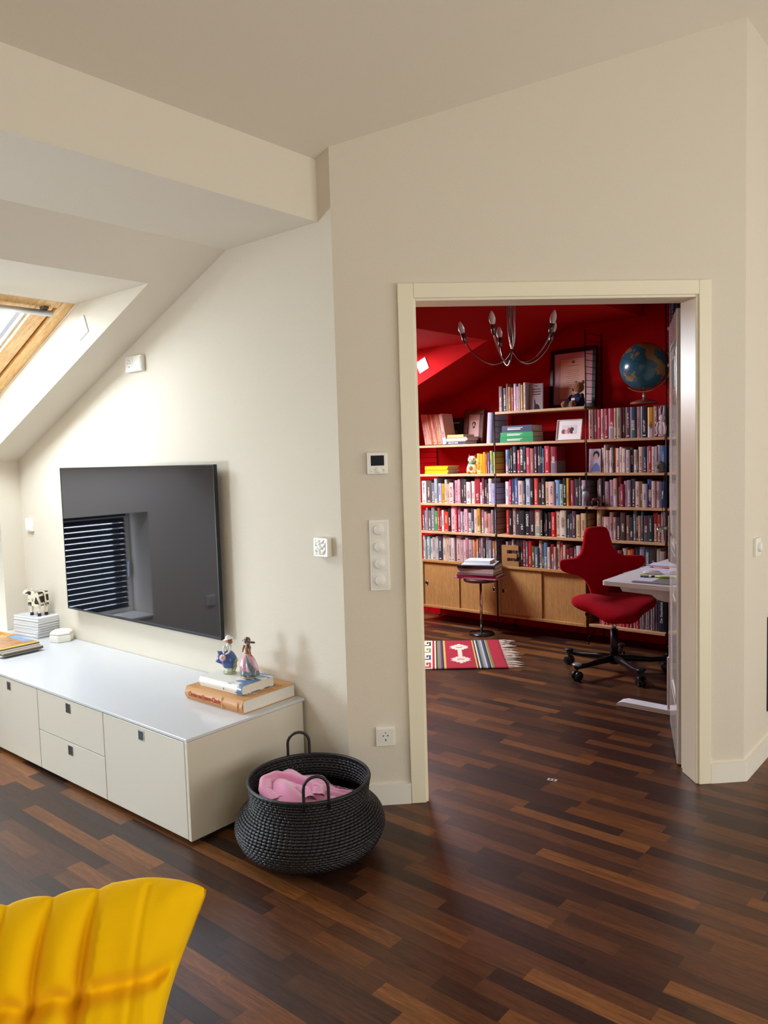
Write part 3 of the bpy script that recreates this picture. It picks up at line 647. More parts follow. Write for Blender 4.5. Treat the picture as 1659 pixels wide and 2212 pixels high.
put('torso', MB().lathe([(.0001, .104), (.0125, .105), (.0120, .116), (.0150, .136), (.0140, .143), (.006, .149), (.0045, .154)], 16, 0, Matrix.Translation((-.004, 0, 0)) @ Matrix.Rotation(R(4), 4, 'Y'), 1, .72), BRN, f2)
put('head', MB().ball((.000, -.002, .165), .0125, 12, 0, None, (.9, .95, 1.1)), BRN, f2)
put('hair', MB().ball((.003, .0, .168), .0155, 12, 0, None, (1, 1, 1)).tube([(.010, -.006, .166), (.014, -.010, .155), (.012, -.012, .143), (.015, -.010, .134)], [.009, .009, .007, .003], 8).lathe([(.019, -.001), (.015, .002)], 16, 0, Matrix.Translation((-.002, 0, .170)) @ Matrix.Rotation(R(-10), 4, 'Y')), DKH, f2)
put('hair_bow', MB().ball((.030, .0, .160), .008, 8, 0, None, (1.7, .7, .6)), DKH, f2)
put('arm', MB().tube([(-.014, .002, .143), (-.022, .006, .128), (-.028, .010, .112)], [.005, .0045, .003], 8), BRN, f2)
put('arm', MB().tube([(.012, -.004, .143), (.020, -.012, .124), (.028, -.018, .106), (.038, -.018, .102)], [.0055, .005, .004, .002], 8), BRN, f2)

# --- wicker basket with the pink blanket
BC = (.125, -.358)
WICK = mat('black_wicker', '#17161a', .38, bump=.25, bscale=180)
bk = thing('wicker_basket', 'round black wicker basket with two loop handles on the floor', 'basket', (BC[0], BC[1], 0), R(0))
prof = []
key = [(.165, .010), (.215, .020), (.255, .050), (.276, .090), (.279, .120), (.268, .150), (.243, .175), (.226, .195), (.221, .225), (.225, .255), (.229, .275)]
def prof_at(t):
    i = t * (len(key) - 1); a = int(min(i, len(key) - 2)); f = i - a
    p0 = key[max(a - 1, 0)]; p1 = key[a]; p2 = key[a + 1]; p3 = key[min(a + 2, len(key) - 1)]
    q = lambda k: .5 * (2 * p1[k] + (p2[k] - p0[k]) * f + (2 * p0[k] - 5 * p1[k] + 4 * p2[k] - p3[k]) * f * f + (3 * p1[k] - p0[k] - 3 * p2[k] + p3[k]) * f ** 3)
    return q(0), q(1)
pts = [prof_at(i / 400) for i in range(401)]; acc = 0; coils = [pts[0]]
for a, b_ in zip(pts, pts[1:]):
    acc += math.hypot(b_[0] - a[0], b_[1] - a[1])
    if acc > .0105: coils.append(b_); acc = 0
cm = MB(); NS = 540
for ci, (r_, z_) in enumerate(coils):
    vs = []; fs = []
    nst = int(2 * math.pi * r_ / .0200)
    for i in range(NS):
        th = 2 * math.pi * i / NS; k = (th / (2 * math.pi) * nst + .5 * (ci % 2) + ci * .13) % 1
        rr = .0062 * (1 - .55 * max(0, 1 - k * 6, 1 - (1 - k) * 6))
        for j in range(6):
            a = 2 * math.pi * j / 6; vs.append(((r_ + rr * math.cos(a)) * math.cos(th), (r_ + rr * math.cos(a)) * math.sin(th), z_ + rr * 1.05 * math.sin(a)))
    for i in range(NS):
        i2 = (i + 1) % NS
        for j in range(6): fs.append((i * 6 + j, i2 * 6 + j, i2 * 6 + (j + 1) % 6, i * 6 + (j + 1) % 6))
    cm.add(vs, fs, 0, True)
o = put('woven_coils', cm, WICK, bk, fixn=False)
put('bottom', MB().lathe([(.0001, .004), (.17, .004), (.172, .012), (.0001, .012)], 40), WICK, bk)
put('rim', MB().tube([(.2295 * math.cos(a), .2295 * math.sin(a), .281) for a in [2 * math.pi * i / 64 for i in range(64)]], .007, 8, closed=True), WICK, bk)
va = math.atan2(-2.345 - BC[1], 2.2326 - BC[0])      # towards the camera
for sgn, nm in ((1, 0), (-1, 1)):
    a0 = va + (0 if sgn > 0 else math.pi) + (.10 if sgn > 0 else .16)
    cx_, cy_ = .229 * math.cos(a0), .229 * math.sin(a0); tx, ty = -math.sin(a0), math.cos(a0)
    hp = [(cx_ + tx * .044 * s_ , cy_ + ty * .044 * s_, z_) for s_, z_ in [(-1.05, .255), (-1, .29), (-1, .335)]]
    hp += [(cx_ - tx * .044 * math.cos(t_), cy_ - ty * .044 * math.cos(t_), .335 + .042 * math.sin(t_)) for t_ in [math.pi * i / 10 for i in range(1, 10)]]
    hp += [(cx_ + tx * .044 * s_, cy_ + ty * .044 * s_, z_) for s_, z_ in [(1, .335), (1, .29), (1.05, .255)]]
    put('handle', MB().tube(hp, .0058, 10), WICK, bk)
PINK = mat('pink_wool', '#d583ab', .85, sheen=.6, bump=.25, bscale=300)
bl_ = thing('blanket', 'pink wool blanket folded into the black basket', 'blanket', (BC[0], BC[1], 0), va + R(90))   # local -y towards the camera, x to the viewer's right
def heap(u, v):
    th = u * 2 * math.pi; r_ = .205 * v ** .8; x = r_ * math.cos(th) - .012; y = r_ * math.sin(th) - .01
    z = .205
    z += .062 * math.exp(-((x + .105) / .085) ** 2) * (1 - .35 * ((y + .02) / .2) ** 2)
    z += .030 * math.exp(-((x - .03) / .12) ** 2 - ((y + .03) / .12) ** 2)
    if x > -.02: z += .013 * min(1, (x + .02) * 20) * abs(math.sin((y * 1.15 + x * .34) * 58)) ** .7
    else: z += .012 * math.sin(35 * x + 26 * y) * math.exp(-((x + .06) / .08) ** 2)
    z -= .13 * max(0, (x - .06) / .12) * max(0, (y + .02) / .15)
    z -= .07 * max(0, v - .82) / .18
    return (x, y, z)
put('blanket_heap', MB().grid(heap, 96, 40, 0, True, True), PINK, bl_, sub=1)
roll = [(-.125, -.125, .245), (-.165, -.06, .262), (-.165, .01, .270), (-.125, .065, .262), (-.06, .055, .252), (.0, .02, .245), (.035, -.03, .240), (.03, -.09, .236)]
def roll_surface(u, v):
    i = v * (len(roll) - 1); a = int(min(i, len(roll) - 2)); f = i - a; f = f * f * (3 - 2 * f)
    c = Vector(roll[a]) * (1 - f) + Vector(roll[a + 1]) * f; t_ = (Vector(roll[a + 1]) - Vector(roll[a])).normalized(); n_ = t_.cross(Vector((0, 0, 1))).normalized()
    th = u * 2 * math.pi; rr = .030 + .006 * math.sin(3 * th + 6 * v)
    return c + n_ * rr * .8 * math.cos(th) + Vector((0, 0, 1)) * rr * math.sin(th) * .75
put('blanket_fold', MB().grid(roll_surface, 20, 40, 0, True, True), PINK, bl_, sub=1)
inner = [(-.10, -.115, .248), (-.085, -.06, .250), (-.045, -.035, .250), (-.01, -.06, .244), (.0, -.11, .238)]
def curl(u, v):
    i = v * (len(inner) - 1); a = int(min(i, len(inner) - 2)); f = i - a; f = f * f * (3 - 2 * f)
    c = Vector(inner[a]) * (1 - f) + Vector(inner[a + 1]) * f; t_ = (Vector(inner[a + 1]) - Vector(inner[a])).normalized(); n_ = t_.cross(Vector((0, 0, 1))).normalized(); th = u * 2 * math.pi
    return c + n_ * .024 * math.cos(th) + Vector((0, 0, 1)) * .020 * math.sin(th)
put('blanket_fold', MB().grid(curl, 18, 30, 0, True, True), PINK, bl_, sub=1)
fr_ = MB()
for i in range(26): 
    x = .055 + .004 * i; fr_.tube([(x, .055 - .003 * i, .215), (x + .012 + random.uniform(-.004, .004), .068 - .003 * i, .219 + random.uniform(-.004, .004)), (x + .022, .078 - .003 * i + random.uniform(-.005, .005), .212)], .0012, 4)
put('fringe', fr_, PINK, bl_)

# --- mustard lounge sofa in the near corner
fw_ = Vector((.84, -.5426, 0)).normalized(); wd_ = Vector((.5426, .84, 0)).normalized()
W_ = .885; O_ = Vector((.926, -1.548, 0)) - fw_ * .09 - wd_ * .78
so = thing('lounge_sofa', 'mustard yellow velvet lounge sofa with deep quilted channels', 'sofa', O_, math.atan2(fw_.y, fw_.x))   # local x forward, local y towards the pointed end
outl = [(.02, .02), (-.015, .12), (-.02, .30), (-.005, .48), (.02, .60), (.05, .665), (.09, .692), (.135, .672), (.175, .62), (.215, .55), (.255, .48), (.295, .43), (.335, .398), (.375, .405), (.45, .425), (.56, .425), (.68, .412), (.80, .385), (.89, .33), (.93, .24), (.92, .12), (.88, .02)]
def ol(t_):
    i = t_ * (len(outl) - 1); a = int(min(i, len(outl) - 2)); f = i - a
    g = lambda k: outl[max(0, min(len(outl) - 1, k))]
    p0, p1, p2, p3 = g(a - 1), g(a), g(a + 1), g(a + 2)
    q = lambda k: .5 * (2 * p1[k] + (p2[k] - p0[k]) * f + (2 * p0[k] - 5 * p1[k] + 4 * p2[k] - p3[k]) * f * f + (3 * p1[k] - p0[k] - 3 * p2[k] + p3[k]) * f ** 3)
    return Vector((q(0), q(1)))
def spine_pt(p):
    if p.x < .30: return Vector((.09 + .25 * max(0, .45 - p.y), max(.10, min(.662, p.y))))
    return Vector((min(.86, p.x), .20))
YELV = mat('mustard_velvet', '#fcc200', .85, spec=.15, sheen=.04, var=.10, vscale=7, bump=.12, bscale=30)
nW, nT = 190, 220; CH = .080
def sofa(u, v):
    yl = W_ * u; t_ = v; p = ol(t_); d_ = (ol(min(1, t_ + .004)) - ol(max(0, t_ - .004))).normalized(); nin = Vector((d_.y, -d_.x))   # inward normal
    # channels run up the back in slightly fanned lines; cross tucks divide the back roll from the rolls below
    yy = .690 - .30 * max(0, min(.3, t_ - .285)) - yl
    k = (yy / CH) % 1 if yy > -.02 else .5
    cr = min(k, 1 - k)
    dep = .026 * math.exp(-(cr / .07) ** 2) + .020 * math.exp(-(cr / .26) ** 2)
    wav = .006 * math.cos(2 * math.pi * (k - .5))
    tuck = (.040 * math.exp(-((t_ - .425 + .004 * wav / .006) / .009) ** 2) + .016 * math.exp(-((t_ - .425) / .03) ** 2)) * (1 if yl < .80 else max(0, 1 - (yl - .80) / .07))
    tuck += .035 * math.exp(-((t_ - .572) / .013) ** 2) + .022 * math.exp(-((t_ - .73) / .014) ** 2)
    puck = .0012 * math.sin(95 * yl + 22 * t_) * math.exp(-((t_ - .41) / .05) ** 2) + .0012 * math.sin(170 * yl) * math.exp(-((t_ - .44) / .03) ** 2)
    topfade = .10 + .90 * min(1, abs(t_ - .285) / .10)
    seam = .005 * math.exp(-((yl - (.785 - .30 * max(0, t_ - .285))) / .006) ** 2) * (1 if t_ > .30 else 0)
    p = p + nin * (dep * topfade + tuck + puck + seam)
    e = max(0, (yl - (W_ - .125)) / .125)
    f = max(0, 1 - e ** 1.45) ** .75; sp = spine_pt(p); p = sp + (p - sp) * f
    rec = max(0, min(1.3, (.65 - p.y) / .25)) * .11
    crum = .0030 * math.sin(48 * t_ + 9 * e) * e * (1 - e) * 4
    return (p.x + crum, yl - rec * e ** 1.2, p.y + crum * .6 - .012 * e ** 2)
put('quilted_cover', MB().grid(sofa, nW, nT), YELV, so, sub=1)
put('seam', MB().tube([sofa(1, .10 + i * .01) for i in range(30)], .0025, 6), mat('mustard_seam', '#c98f05', .8), so)
# ================================================================== STUDY
BLKW = mat('black_wire', '#121214', .4)
ASH = wood('pale_ash_board', '#b98a5f', '#d9b085', 'X', .45, 4, 16)
OAK = wood('oak_veneer', '#a97a44', '#c4935a', 'Z', .42, 5, 16)
LX = (-2.003, -1.208, -.407, .197, .99)                  # wire ladders
FY, WYY = 3.112, 3.392                                    # front and back of the shelves
def ladder(i, z0, z1, label):
    t = thing('shelf_ladder', label, 'shelf frame', (LX[i], 0, 0), group='black wire ladders of the wall shelves')
    put('upright', MB().tube([(0, FY + .004, z0), (0, FY + .004, z1)], .0042, 8), BLKW, t)
    put('upright', MB().tube([(0, WYY + .005, z0), (0, WYY + .005, z1 + .003)], .0042, 8), BLKW, t)
    rm = MB(); n = int((z1 - z0 - .10) / .05)
    rung = put('rung', MB().tube([(0, FY + .004, 0), (0, WYY + .005, 0)], .0022, 6), BLKW, t); rung.location = (0, 0, z1 - .02)
    for k in range(1, n):
        c = kid(rung, t); c.location = (0, 0, z1 - .02 - k * .05)
    if z0 < .02:
        for yy in (FY + .004, WYY - .02): put('foot', MB().lathe([(.010, 0), (.011, .006), (.006, .014), (.0001, .015)], 12, 0, Matrix.Translation((0, yy, 0))), BLKW, t)
        put('brace', MB().tube([(0, FY + .004, .05), (0, WYY, .13)], .003, 6), BLKW, t)
ladder(0, .0, 1.62, 'black wire ladder at the window end of the shelves')
ladder(1, .0, 1.86, 'black wire ladder between the two oak cabinets')
ladder(2, .0, 2.37, 'tall black wire ladder left of the globe')
ladder(3, .0, 2.52, 'tallest black wire ladder right of the globe')
SZs = {'A': 1.557, 'B': 1.307, 'C': 1.055, 'D': .808, 'E': .553, 'T': 1.808}
shelf_words = {'T': 'top', 'A': 'second', 'B': 'third', 'C': 'fourth', 'D': 'fifth', 'E': 'sixth', 'G': 'bottom'}
bay_words = {1: 'window bay', 2: 'middle bay', 3: 'globe bay', 4: 'bay behind the door'}
def board(b, z, key):
    x0, x1 = LX[b - 1] + .010, LX[b] - .010
    o = put('shelf_board', MB().box(x0 - (x0 + x1) / 2, x1 - (x0 + x1) / 2, FY - .002, WYY, -.020, 0), ASH, bevel=.0015); o.location = ((x0 + x1) / 2, 0, z)
    tag(o, 'pale wood shelf board, %s one of the %s' % (shelf_words[key], bay_words[b]), 'shelf', 'pale wood shelf boards')
for b, keys in ((1, 'ABCD'), (2, 'TABCD'), (3, 'ABCDE'), (4, 'ABCD')):
    for k in keys: board(b, SZs[k], k)
board(3, .158, 'G')
for zz, k in ((2.31, 'T'), (2.06, 'G')):
    o = put('shelf_board', MB().box(-.385, .385, FY - .002, WYY, -.020, 0), ASH, bevel=.0015); o.location = (.5935, 0, zz)
    tag(o, 'pale wood shelf board high behind the door, %s of two' % ('upper' if k == 'T' else 'lower'), 'shelf', 'pale wood shelf boards')
SZs['G'] = .158
def oak_cabinet(x0, x1, label, pulls):
    t = thing('oak_cabinet', label, 'cabinet', ((x0 + x1) / 2, 0, 0)); w_ = (x1 - x0) / 2; z0, z1 = .128, .552
    for n_, a in (('top', (-w_, w_, z1 - .020, z1)), ('bottom', (-w_, w_, z0, z0 + .020)), ('side', (-w_, -w_ + .018, z0 + .02, z1 - .02)), ('side', (w_ - .018, w_, z0 + .02, z1 - .02))):
        put(n_ + '_panel', MB().box(a[0], a[1], FY - .004, WYY, a[2], a[3]), OAK, t, bevel=.0015)
    put('back_panel', MB().box(-w_ + .018, w_ - .018, WYY - .02, WYY - .008, z0 + .02, z1 - .02), OAK, t)
    mid = .004
    for k, (a, b_, yy) in enumerate(((-w_ + .019, mid, FY + .012), (mid - .02, w_ - .019, FY + .026))):
        d = put('sliding_door', MB().box(a, b_, yy, yy + .010, z0 + .021, z1 - .021), OAK, t)
        if pulls[k] is not None:
            M_ = Matrix.Translation((pulls[k] - (x0 + x1) / 2, yy, .340)) @ Matrix.Rotation(R(90), 4, 'X')
            pl = put('finger_pull', MB().lathe([(.0001, .0012), (.0145, .0012)], 20, 0, M_), GREYSLOT, d)
            put('pull_ring', MB().lathe([(.0145, .0), (.0150, .003), (.0185, .003), (.0195, .0)], 24, 0, M_), CHROME, pl)
oak_cabinet(-1.993, -1.217, 'oak cabinet with two sliding doors behind the round stool', (-1.948, -1.255))
oak_cabinet(-1.199, -.418, 'oak cabinet with two sliding doors beside the red chair', (-1.159, None))

# --- books: one unit mesh, cover colour per object, spine print from the material
def book_material():
    m = bpy.data.materials.new('book_cover'); m.use_nodes = True; nt = m.node_tree; N = nt.nodes; L = nt.links; b = N['Principled BSDF']; b.inputs['Roughness'].default_value = .42
    oi = N.new('ShaderNodeObjectInfo'); tc = N.new('ShaderNodeTexCoord'); sp = N.new('ShaderNodeSeparateXYZ'); L.new(tc.outputs['Generated'], sp.inputs[0])
    def M(op, a, b_=None, c=None):
        n = N.new('ShaderNodeMath'); n.operation = op
        for i, v in enumerate((a, b_, c)):
            if v is None: continue
            if isinstance(v, (int, float)): n.inputs[i].default_value = v
            else: L.new(v, n.inputs[i])
        return n.outputs[0]
    rnd = oi.outputs['Random']; r2 = M('FRACT', M('MULTIPLY', rnd, 57.31)); r3 = M('FRACT', M('MULTIPLY', rnd, 173.7)); r4 = M('FRACT', M('MULTIPLY', rnd, 431.9))
    X, Y_, Z_ = sp.outputs
    # lettering: short strokes along the spine
    cv = N.new('ShaderNodeCombineXYZ'); L.new(M('MULTIPLY', X, 7.), cv.inputs[0]); L.new(M('MULTIPLY', Z_, 58.), cv.inputs[2]); L.new(M('MULTIPLY', rnd, 91.), cv.inputs[1])
    nz = N.new('ShaderNodeTexNoise'); nz.inputs['Scale'].default_value = 1.; nz.inputs['Detail'].default_value = 1; L.new(cv.outputs[0], nz.inputs['Vector'])
    lo = M('ADD', M('MULTIPLY', r2, .3), .12); hi = M('ADD', lo, M('ADD', M('MULTIPLY', r3, .35), .22))
    inz = M('MULTIPLY', M('GREATER_THAN', Z_, lo), M('LESS_THAN', Z_, hi)); wx = M('ADD', M('MULTIPLY', r4, .16), .10)
    inx = M('LESS_THAN', M('ABSOLUTE', M('SUBTRACT', X, .5)), wx)
    txt = M('MULTIPLY', M('MULTIPLY', inz, inx), M('GREATER_THAN', nz.outputs['Fac'], .50))
    logo = M('MULTIPLY', M('LESS_THAN', M('ABSOLUTE', M('SUBTRACT', Z_, .07)), .018), M('LESS_THAN', M('ABSOLUTE', M('SUBTRACT', X, .5)), .22))
    mark = M('MAXIMUM', txt, M('MULTIPLY', logo, M('GREATER_THAN', r3, .45)))
    front = M('LESS_THAN', Y_, .03); mark = M('MULTIPLY', mark, front)
    bw = N.new('ShaderNodeRGBToBW'); L.new(oi.outputs['Color'], bw.inputs[0]); dark = M('LESS_THAN', bw.outputs[0], .22)
    ink = N.new('ShaderNodeMix'); ink.data_type = 'RGBA'; ink.inputs['A'].default_value = (.035, .03, .04, 1); ink.inputs['B'].default_value = (.72, .66, .58, 1); L.new(dark, ink.inputs['Factor'])
    # two-tone jackets on some spines
    band = M('MULTIPLY', M('MULTIPLY', M('GREATER_THAN', r4, .72), M('LESS_THAN', Z_, M('ADD', M('MULTIPLY', r2, .35), .15))), .55)
    base = N.new('ShaderNodeMix'); base.data_type = 'RGBA'; L.new(oi.outputs['Color'], base.inputs['A']); 
    alt = N.new('ShaderNodeHueSaturation'); alt.inputs['Saturation'].default_value = .5; alt.inputs['Value'].default_value = 1.3; L.new(oi.outputs['Color'], alt.inputs['Color']); L.new(M('ADD', r3, .0), alt.inputs['Hue'])
    L.new(alt.outputs[0], base.inputs['B']); L.new(band, base.inputs['Factor'])
    fin = N.new('ShaderNodeMix'); fin.data_type = 'RGBA'; L.new(mark, fin.inputs['Factor']); L.new(base.outputs['Result'], fin.inputs['A']); L.new(ink.outputs['Result'], fin.inputs['B'])
    L.new(fin.outputs['Result'], b.inputs['Base Color']); return m
BOOKM = book_material(); PAGEM = mat('book_pages', '#cfc4b2', .9)
PLAINB = mat('plain_cover', '#ffffff', .4, obj=True)
def unit_book(cover, name):
    # x: 0..1 thickness, y: 0 spine .. 1 fore-edge, z: 0..1 height; slightly rounded spine
    mb = MB()
    mb.prism([(0, .03), (.2, .006), (.5, 0), (.8, .006), (1, .03), (1, .045), (0, .045)], 0, 1, 'z', 0)
    mb.box(0, .09, .045, 1, 0, 1, 0); mb.box(.91, 1, .045, 1, 0, 1, 0); mb.box(.09, .91, .045, .975, .012, .982, 1)
    o = put(name, mb, [cover, PAGEM], link=False); return o.data
UB = unit_book(BOOKM, 'book'); UBP = unit_book(PLAINB, 'plain_book')
palette = {'black': '#1c1b20', 'charcoal': '#3a3538', 'grey': '#77747a', 'pale grey': '#b5b1b4', 'white': '#e6dcd8', 'cream': '#dcc6a4', 'tan': '#b08a66', 'brown': '#6a4a38', 'red': '#c42430', 'dark red': '#822028', 'orange red': '#dc4a30', 'pink': '#e0909a', 'pale pink': '#dfb9b4', 'mauve': '#a47a88', 'plum': '#55304a', 'lavender': '#b0a6c8', 'navy': '#283456', 'blue': '#3a66a4', 'pale blue': '#98b4d8', 'slate blue': '#5c6a88', 'teal': '#1d525e', 'green': '#2e9a54', 'olive': '#56542a', 'grey green': '#93a89c', 'yellow': '#ecb818', 'ochre': '#b8882a', 'orange': '#dc8030', 'peach': '#dca084'}
def hexrgb(h): return [int(h[i:i + 2], 16) for i in (1, 3, 5)]
def cname(h):
    a = hexrgb(h); return min(palette, key=lambda k: sum((p - q) ** 2 for p, q in zip(a, hexrgb(palette[k]))))
ordn = 'first second third fourth fifth sixth seventh eighth ninth tenth eleventh twelfth thirteenth fourteenth fifteenth sixteenth seventeenth eighteenth nineteenth twentieth'.split()
tens = {2: 'twenty', 3: 'thirty'}
def ordinal(n): return ordn[n - 1] if n <= 20 else ('thirtieth' if n == 30 else tens[n // 10] + '-' + ordn[n % 10 - 1])
rb = random.Random(11)
def book(x, y, z, th, dp, h, col, label, group, mesh=None, rot=(0, 0, 0), name='book'):
    o = bpy.data.objects.new(name, mesh or UB); COL.objects.link(o); o.location = (x, y, z); o.scale = (th, dp, h); o.rotation_euler = rot; o.color = tuple(x * .84 for x in lin(col)[:3]) + (1,)
    return tag(o, label, 'book', group)
def row(b, key, spec, x0=None, x1=None, h0=.195, hv=.03, inset=.02, what='book', gap=.0006, dep=(.13, .18), lean=None):
    """spec: colour and width list, squeezed into x0..x1"""
    x0 = LX[b - 1] + .014 if x0 is None else x0; x1 = LX[b] - .014 if x1 is None else x1
    tot = sum(w_ for _, w_ in spec); s = (x1 - x0) / tot; x = x0; n = 0; z = SZs[key] + .0006
    for c, w_ in spec:
        if c is None: x += w_ * s; continue
        n += 1; th = w_ * s - gap; h = h0 + rb.uniform(-hv, hv)
        h = min(h, .222)
        col = c
        lab = '%s %s, %s from the left on the %s shelf, %s' % (cname(c), what, ordinal(n), shelf_words[key], bay_words[b])
        book(x, FY + inset + rb.uniform(-.006, .010), z, th, rb.uniform(*dep), h, col, lab, '%ss on the %s shelf, %s' % (what, shelf_words[key], bay_words[b]))
        x += w_ * s
def S(s):                                  # 'rrggbb:width ...' ('-' is an empty gap)
    out = []
    for p in s.split():
        c, w_ = p.split(':'); out.append((None if c == '-' else '#' + c, float(w_)))
    return out
row(1, 'C', S('e8c8d0:55 5a4a44:70 6a6a72:40 9aa0a6:38 b8b0cc:40 b8881c:45 b8aca0:30 d89a7c:30 e8b8b4:48 2a2226:14 e08aa0:38 e8a0a0:30 3a3036:40 4a3a40:35 ecc8c0:50 e8d0cc:40 a02430:62 d8b8bc:25 8a2a34:28 3a3236:26 4a4040:25 e4d0d0:35 a8a0c8:40'))
row(1, 'D', S('8a2a30:25 7a86a0:28 a8887c:20 6a6468:40 8c7c80:42 2e9e54:36 c03030:30 8a3a40:20 e0c8cc:26 e83a20:50 201c20:36 e8b0b0:50 d83038:22 9c5a78:36 dcc0c0:22 6a6a86:22 e8aab0:40 c8b8b8:42 4a4648:34 e4bcb8:34 c89028:38 a86a7c:36 c0a0b0:25 d87830:25 c88a90:34 a8989c:25 a89c98:26'))
row(1, 'E', S('c8d0cc:24 b4c0bc:22 d0d4d0:26 9fb0ac:22 c4ccc8:24 c0b0ac:46 b8b4a8:38 3a3a52:52 d8c0ac:42 c8a890:42 c0a8a0:33 d8c4c0:42 -:14 d0a8a4:56 c8a09c:33 d8b4b0:33 b8808c:38 c8a0a0:42 d0a8a0:25 d8742c:28 cf6a28:22 7a5a68:30 b89098:25 2a3428:28 a08890:38 7a7884:36 b8703c:34 8a7074:24'))
row(2, 'B', S('7aa8d8:34 2a2c34:30 3a3424:26 2c2c40:52 c02040:40 242428:50 20202a:40 c84a60:48 a86a64:46 5a2e48:38 3a2438:42 2c2028:28 2a6a8c:24 c82438:66'), x0=-1.120, x1=-.72, h0=.205, hv=.018)
book(-.719, FY + .022, SZs['B'] + .0006, .055, .15, .205, '#8c1c2c', 'dark red book standing last before the empty end of the third shelf, middle bay', 'books on the third shelf, middle bay')
row(2, 'C', S('e0d0d4:46 d01c58:28 2c3e64:40 5a6a98:44 e0c0b8:60 4a5468:28 c0c8dc:60 2a2026:42 d84a3c:52 242a2c:38 3a2a34:42 d8b090:50 dcb4b0:64 8ab0dc:54 98b4a4:44 221c20:42 d89c28:28 b0425c:50 34343a:60 5a4048:24 c0a4b4:50'), x0=-1.130)
row(2, 'D', S('d8402c:34 241c20:38 d0b0ac:38 3a3438:50 2a2a30:66 26282c:56 3c2430:60 a8785c:70 2e2a30:26 2a262c:26 332c34:26 1c2020:46 e02020:42 d8bca8:60 cfc0a8:64 1c5a6a:36 4a4048:28 5a4048:46 d8b890:48 d8b48c:60'), x0=-1.125)
row(2, 'E', S('9c8488:28 3a2c30:34 b09a98:26 5a4a4c:28 22242a:52 2c2830:30 a03038:28 6a6470:28 c82030:38 5a5c20:36 5a6e8a:40 d8b0a0:33 3a4a5a:30 5a7a94:38 dcc0b0:33 a02030:34 c0a090:28 d8c0b4:33 8a5a30:20 d83a28:16 e0b8ac:33 8a2430:36 701c24:50 4a3034:24 c8b8bc:54 2a5a8c:50'), x0=-1.130)
row(3, 'A', S('e0c0b8:45 8a4a60:35 c42840:38 d0a0a0:30 a81c3c:46 b0183c:58 c8a890:28 a89484:42 5a2430:36 6a3a44:46 34466a:52 b89098:42 1e2030:66 e09c14:56 8a4a44:40 6a3038:28 8c8078:36'), h0=.226, hv=.014)
row(3, 'B', S('e4d4cc:30 dccac4:25 e0c4c0:28 e2c8c4:28 dcc0bc:26 4a5a7a:16 e87a14:28 e4ccc0:42 dcc4bc:33 e0c8c4:42 d4c4d0:46 2a2434:38 e0ccb4:38 4a4044:18 e0b8a4:50 1e3460:48 c8a89c:24 c02838:33 d8c0b8:46 c0d0e4:18 e0c0cc:36 3a6ab0:60'), x0=-.300, h0=.185, hv=.022, inset=.03)
row(3, 'C', S('6a5a60:30 7a6a6c:33 1e1a22:46 a88490:56 b890a0:52 c89c90:46 8a2438:42 a0344c:42 b08490:42 8a7890:50 3c484a:50 d8b0ac:54 8a6a20:32 c0b4c4:58 24467c:52 dcb8b0:46 c8a0a4:52 283a66:64'), x0=-.335)
row(3, 'D', S('c8a878:50 b89890:28 d0aca4:70 a8847c:44 c09490:33 3a2a30:46 4a3a34:54 8a6058:46 26343a:36 7a828c:33 2a2a30:24 b07a5c:36 3a5a5c:24 5a2c48:54 16383e:50 8c1c24:50 a03c24:36 b89c9c:46'), x0=-.335)
row(3, 'E', S('2a3034:50 8a5058:40 701c24:46 3a2c34:50 c8a8a8:44 2c3440:40 8a3a40:44 c8a8a8:45 d8a02c:36 c03a2c:30 2a3444:50 8a8ca0:48 4a6078:45 3a3434:60 b8a898:34 a89090:50'))
mags = []
for i in range(26): mags.append((rb.choice(('#e0607a', '#d84a66', '#e87a90', '#d05a70', '#c8405a')), 12))
for i in range(10): mags.append((rb.choice(('#a08a94', '#b8a4ac', '#8c7884')), 14))
row(3, 'G', mags, x0=-.33, x1=.115, h0=.275, hv=.012, what='magazine', dep=(.20, .21), inset=.03)
SZ_lim = None
bgs = book(.118, FY + .03, SZs['G'] + .0006, .062, .2, .31, '#1c2438', 'thick navy hardback with white title at the end of the bottom shelf', 'heavy books on the bottom shelf', UBP)
# books behind the door, glimpsed beside its free edge
for k in 'ABCD':
    row(4, k, S({'A': 'a8949a:40 d8c4c0:34 5a4a52:44', 'B': '5a1c2c:40 c8b4b4:36 8a8088:44', 'C': '24242c:46 a89098:40 46506a:40', 'D': '3a3438:40 8a7c80:44 c0b0ac:40'}[k]), x1=.36)
for i, (c, th) in enumerate((('#1c2a50', .042), ('#2a2228', .034), ('#8a2a30', .040))):
    book(.214 + (0, .043, .078)[i], FY + .02, 2.3106, th, .17, .19, c, '%s book, %s on the highest shelf behind the door' % (cname(c), ordinal(i + 1)), 'books high behind the door', UBP)

# lettering on single spines
INKW = mat('white_ink', '#e8e2da', .6); INKB = mat('black_ink', '#1a1818', .6)
def spine_text(body, x, y, z, size, m_, label_parent=None, rot=(R(90), R(90), 0), sx=1.):
    o = text(None, body, size, (x, y, z), rot, m_, ext=.0003, sx=sx); return o
def letter_on(o, body, size, m_, zrel=.5, up=True, sx=1.):
    sc_ = o.scale; t = text(None, body, size, (0, 0, 0), (0, 0, 0), m_, ext=.0003, sx=sx)
    t.parent = o; t.matrix_parent_inverse = Matrix.Identity(4)
    L_ = Matrix.Translation((.5, -.004 / sc_[1] * .3 - .002, zrel)) @ Matrix.Diagonal((1 / sc_[0], 1 / sc_[1], 1 / sc_[2], 1)) @ Matrix.Rotation(R(-90 if up else 90), 4, 'Y') @ Matrix.Rotation(R(90), 4, 'X') @ Matrix.Diagonal((sx, 1, 1, 1))
    t.matrix_local = L_; return t
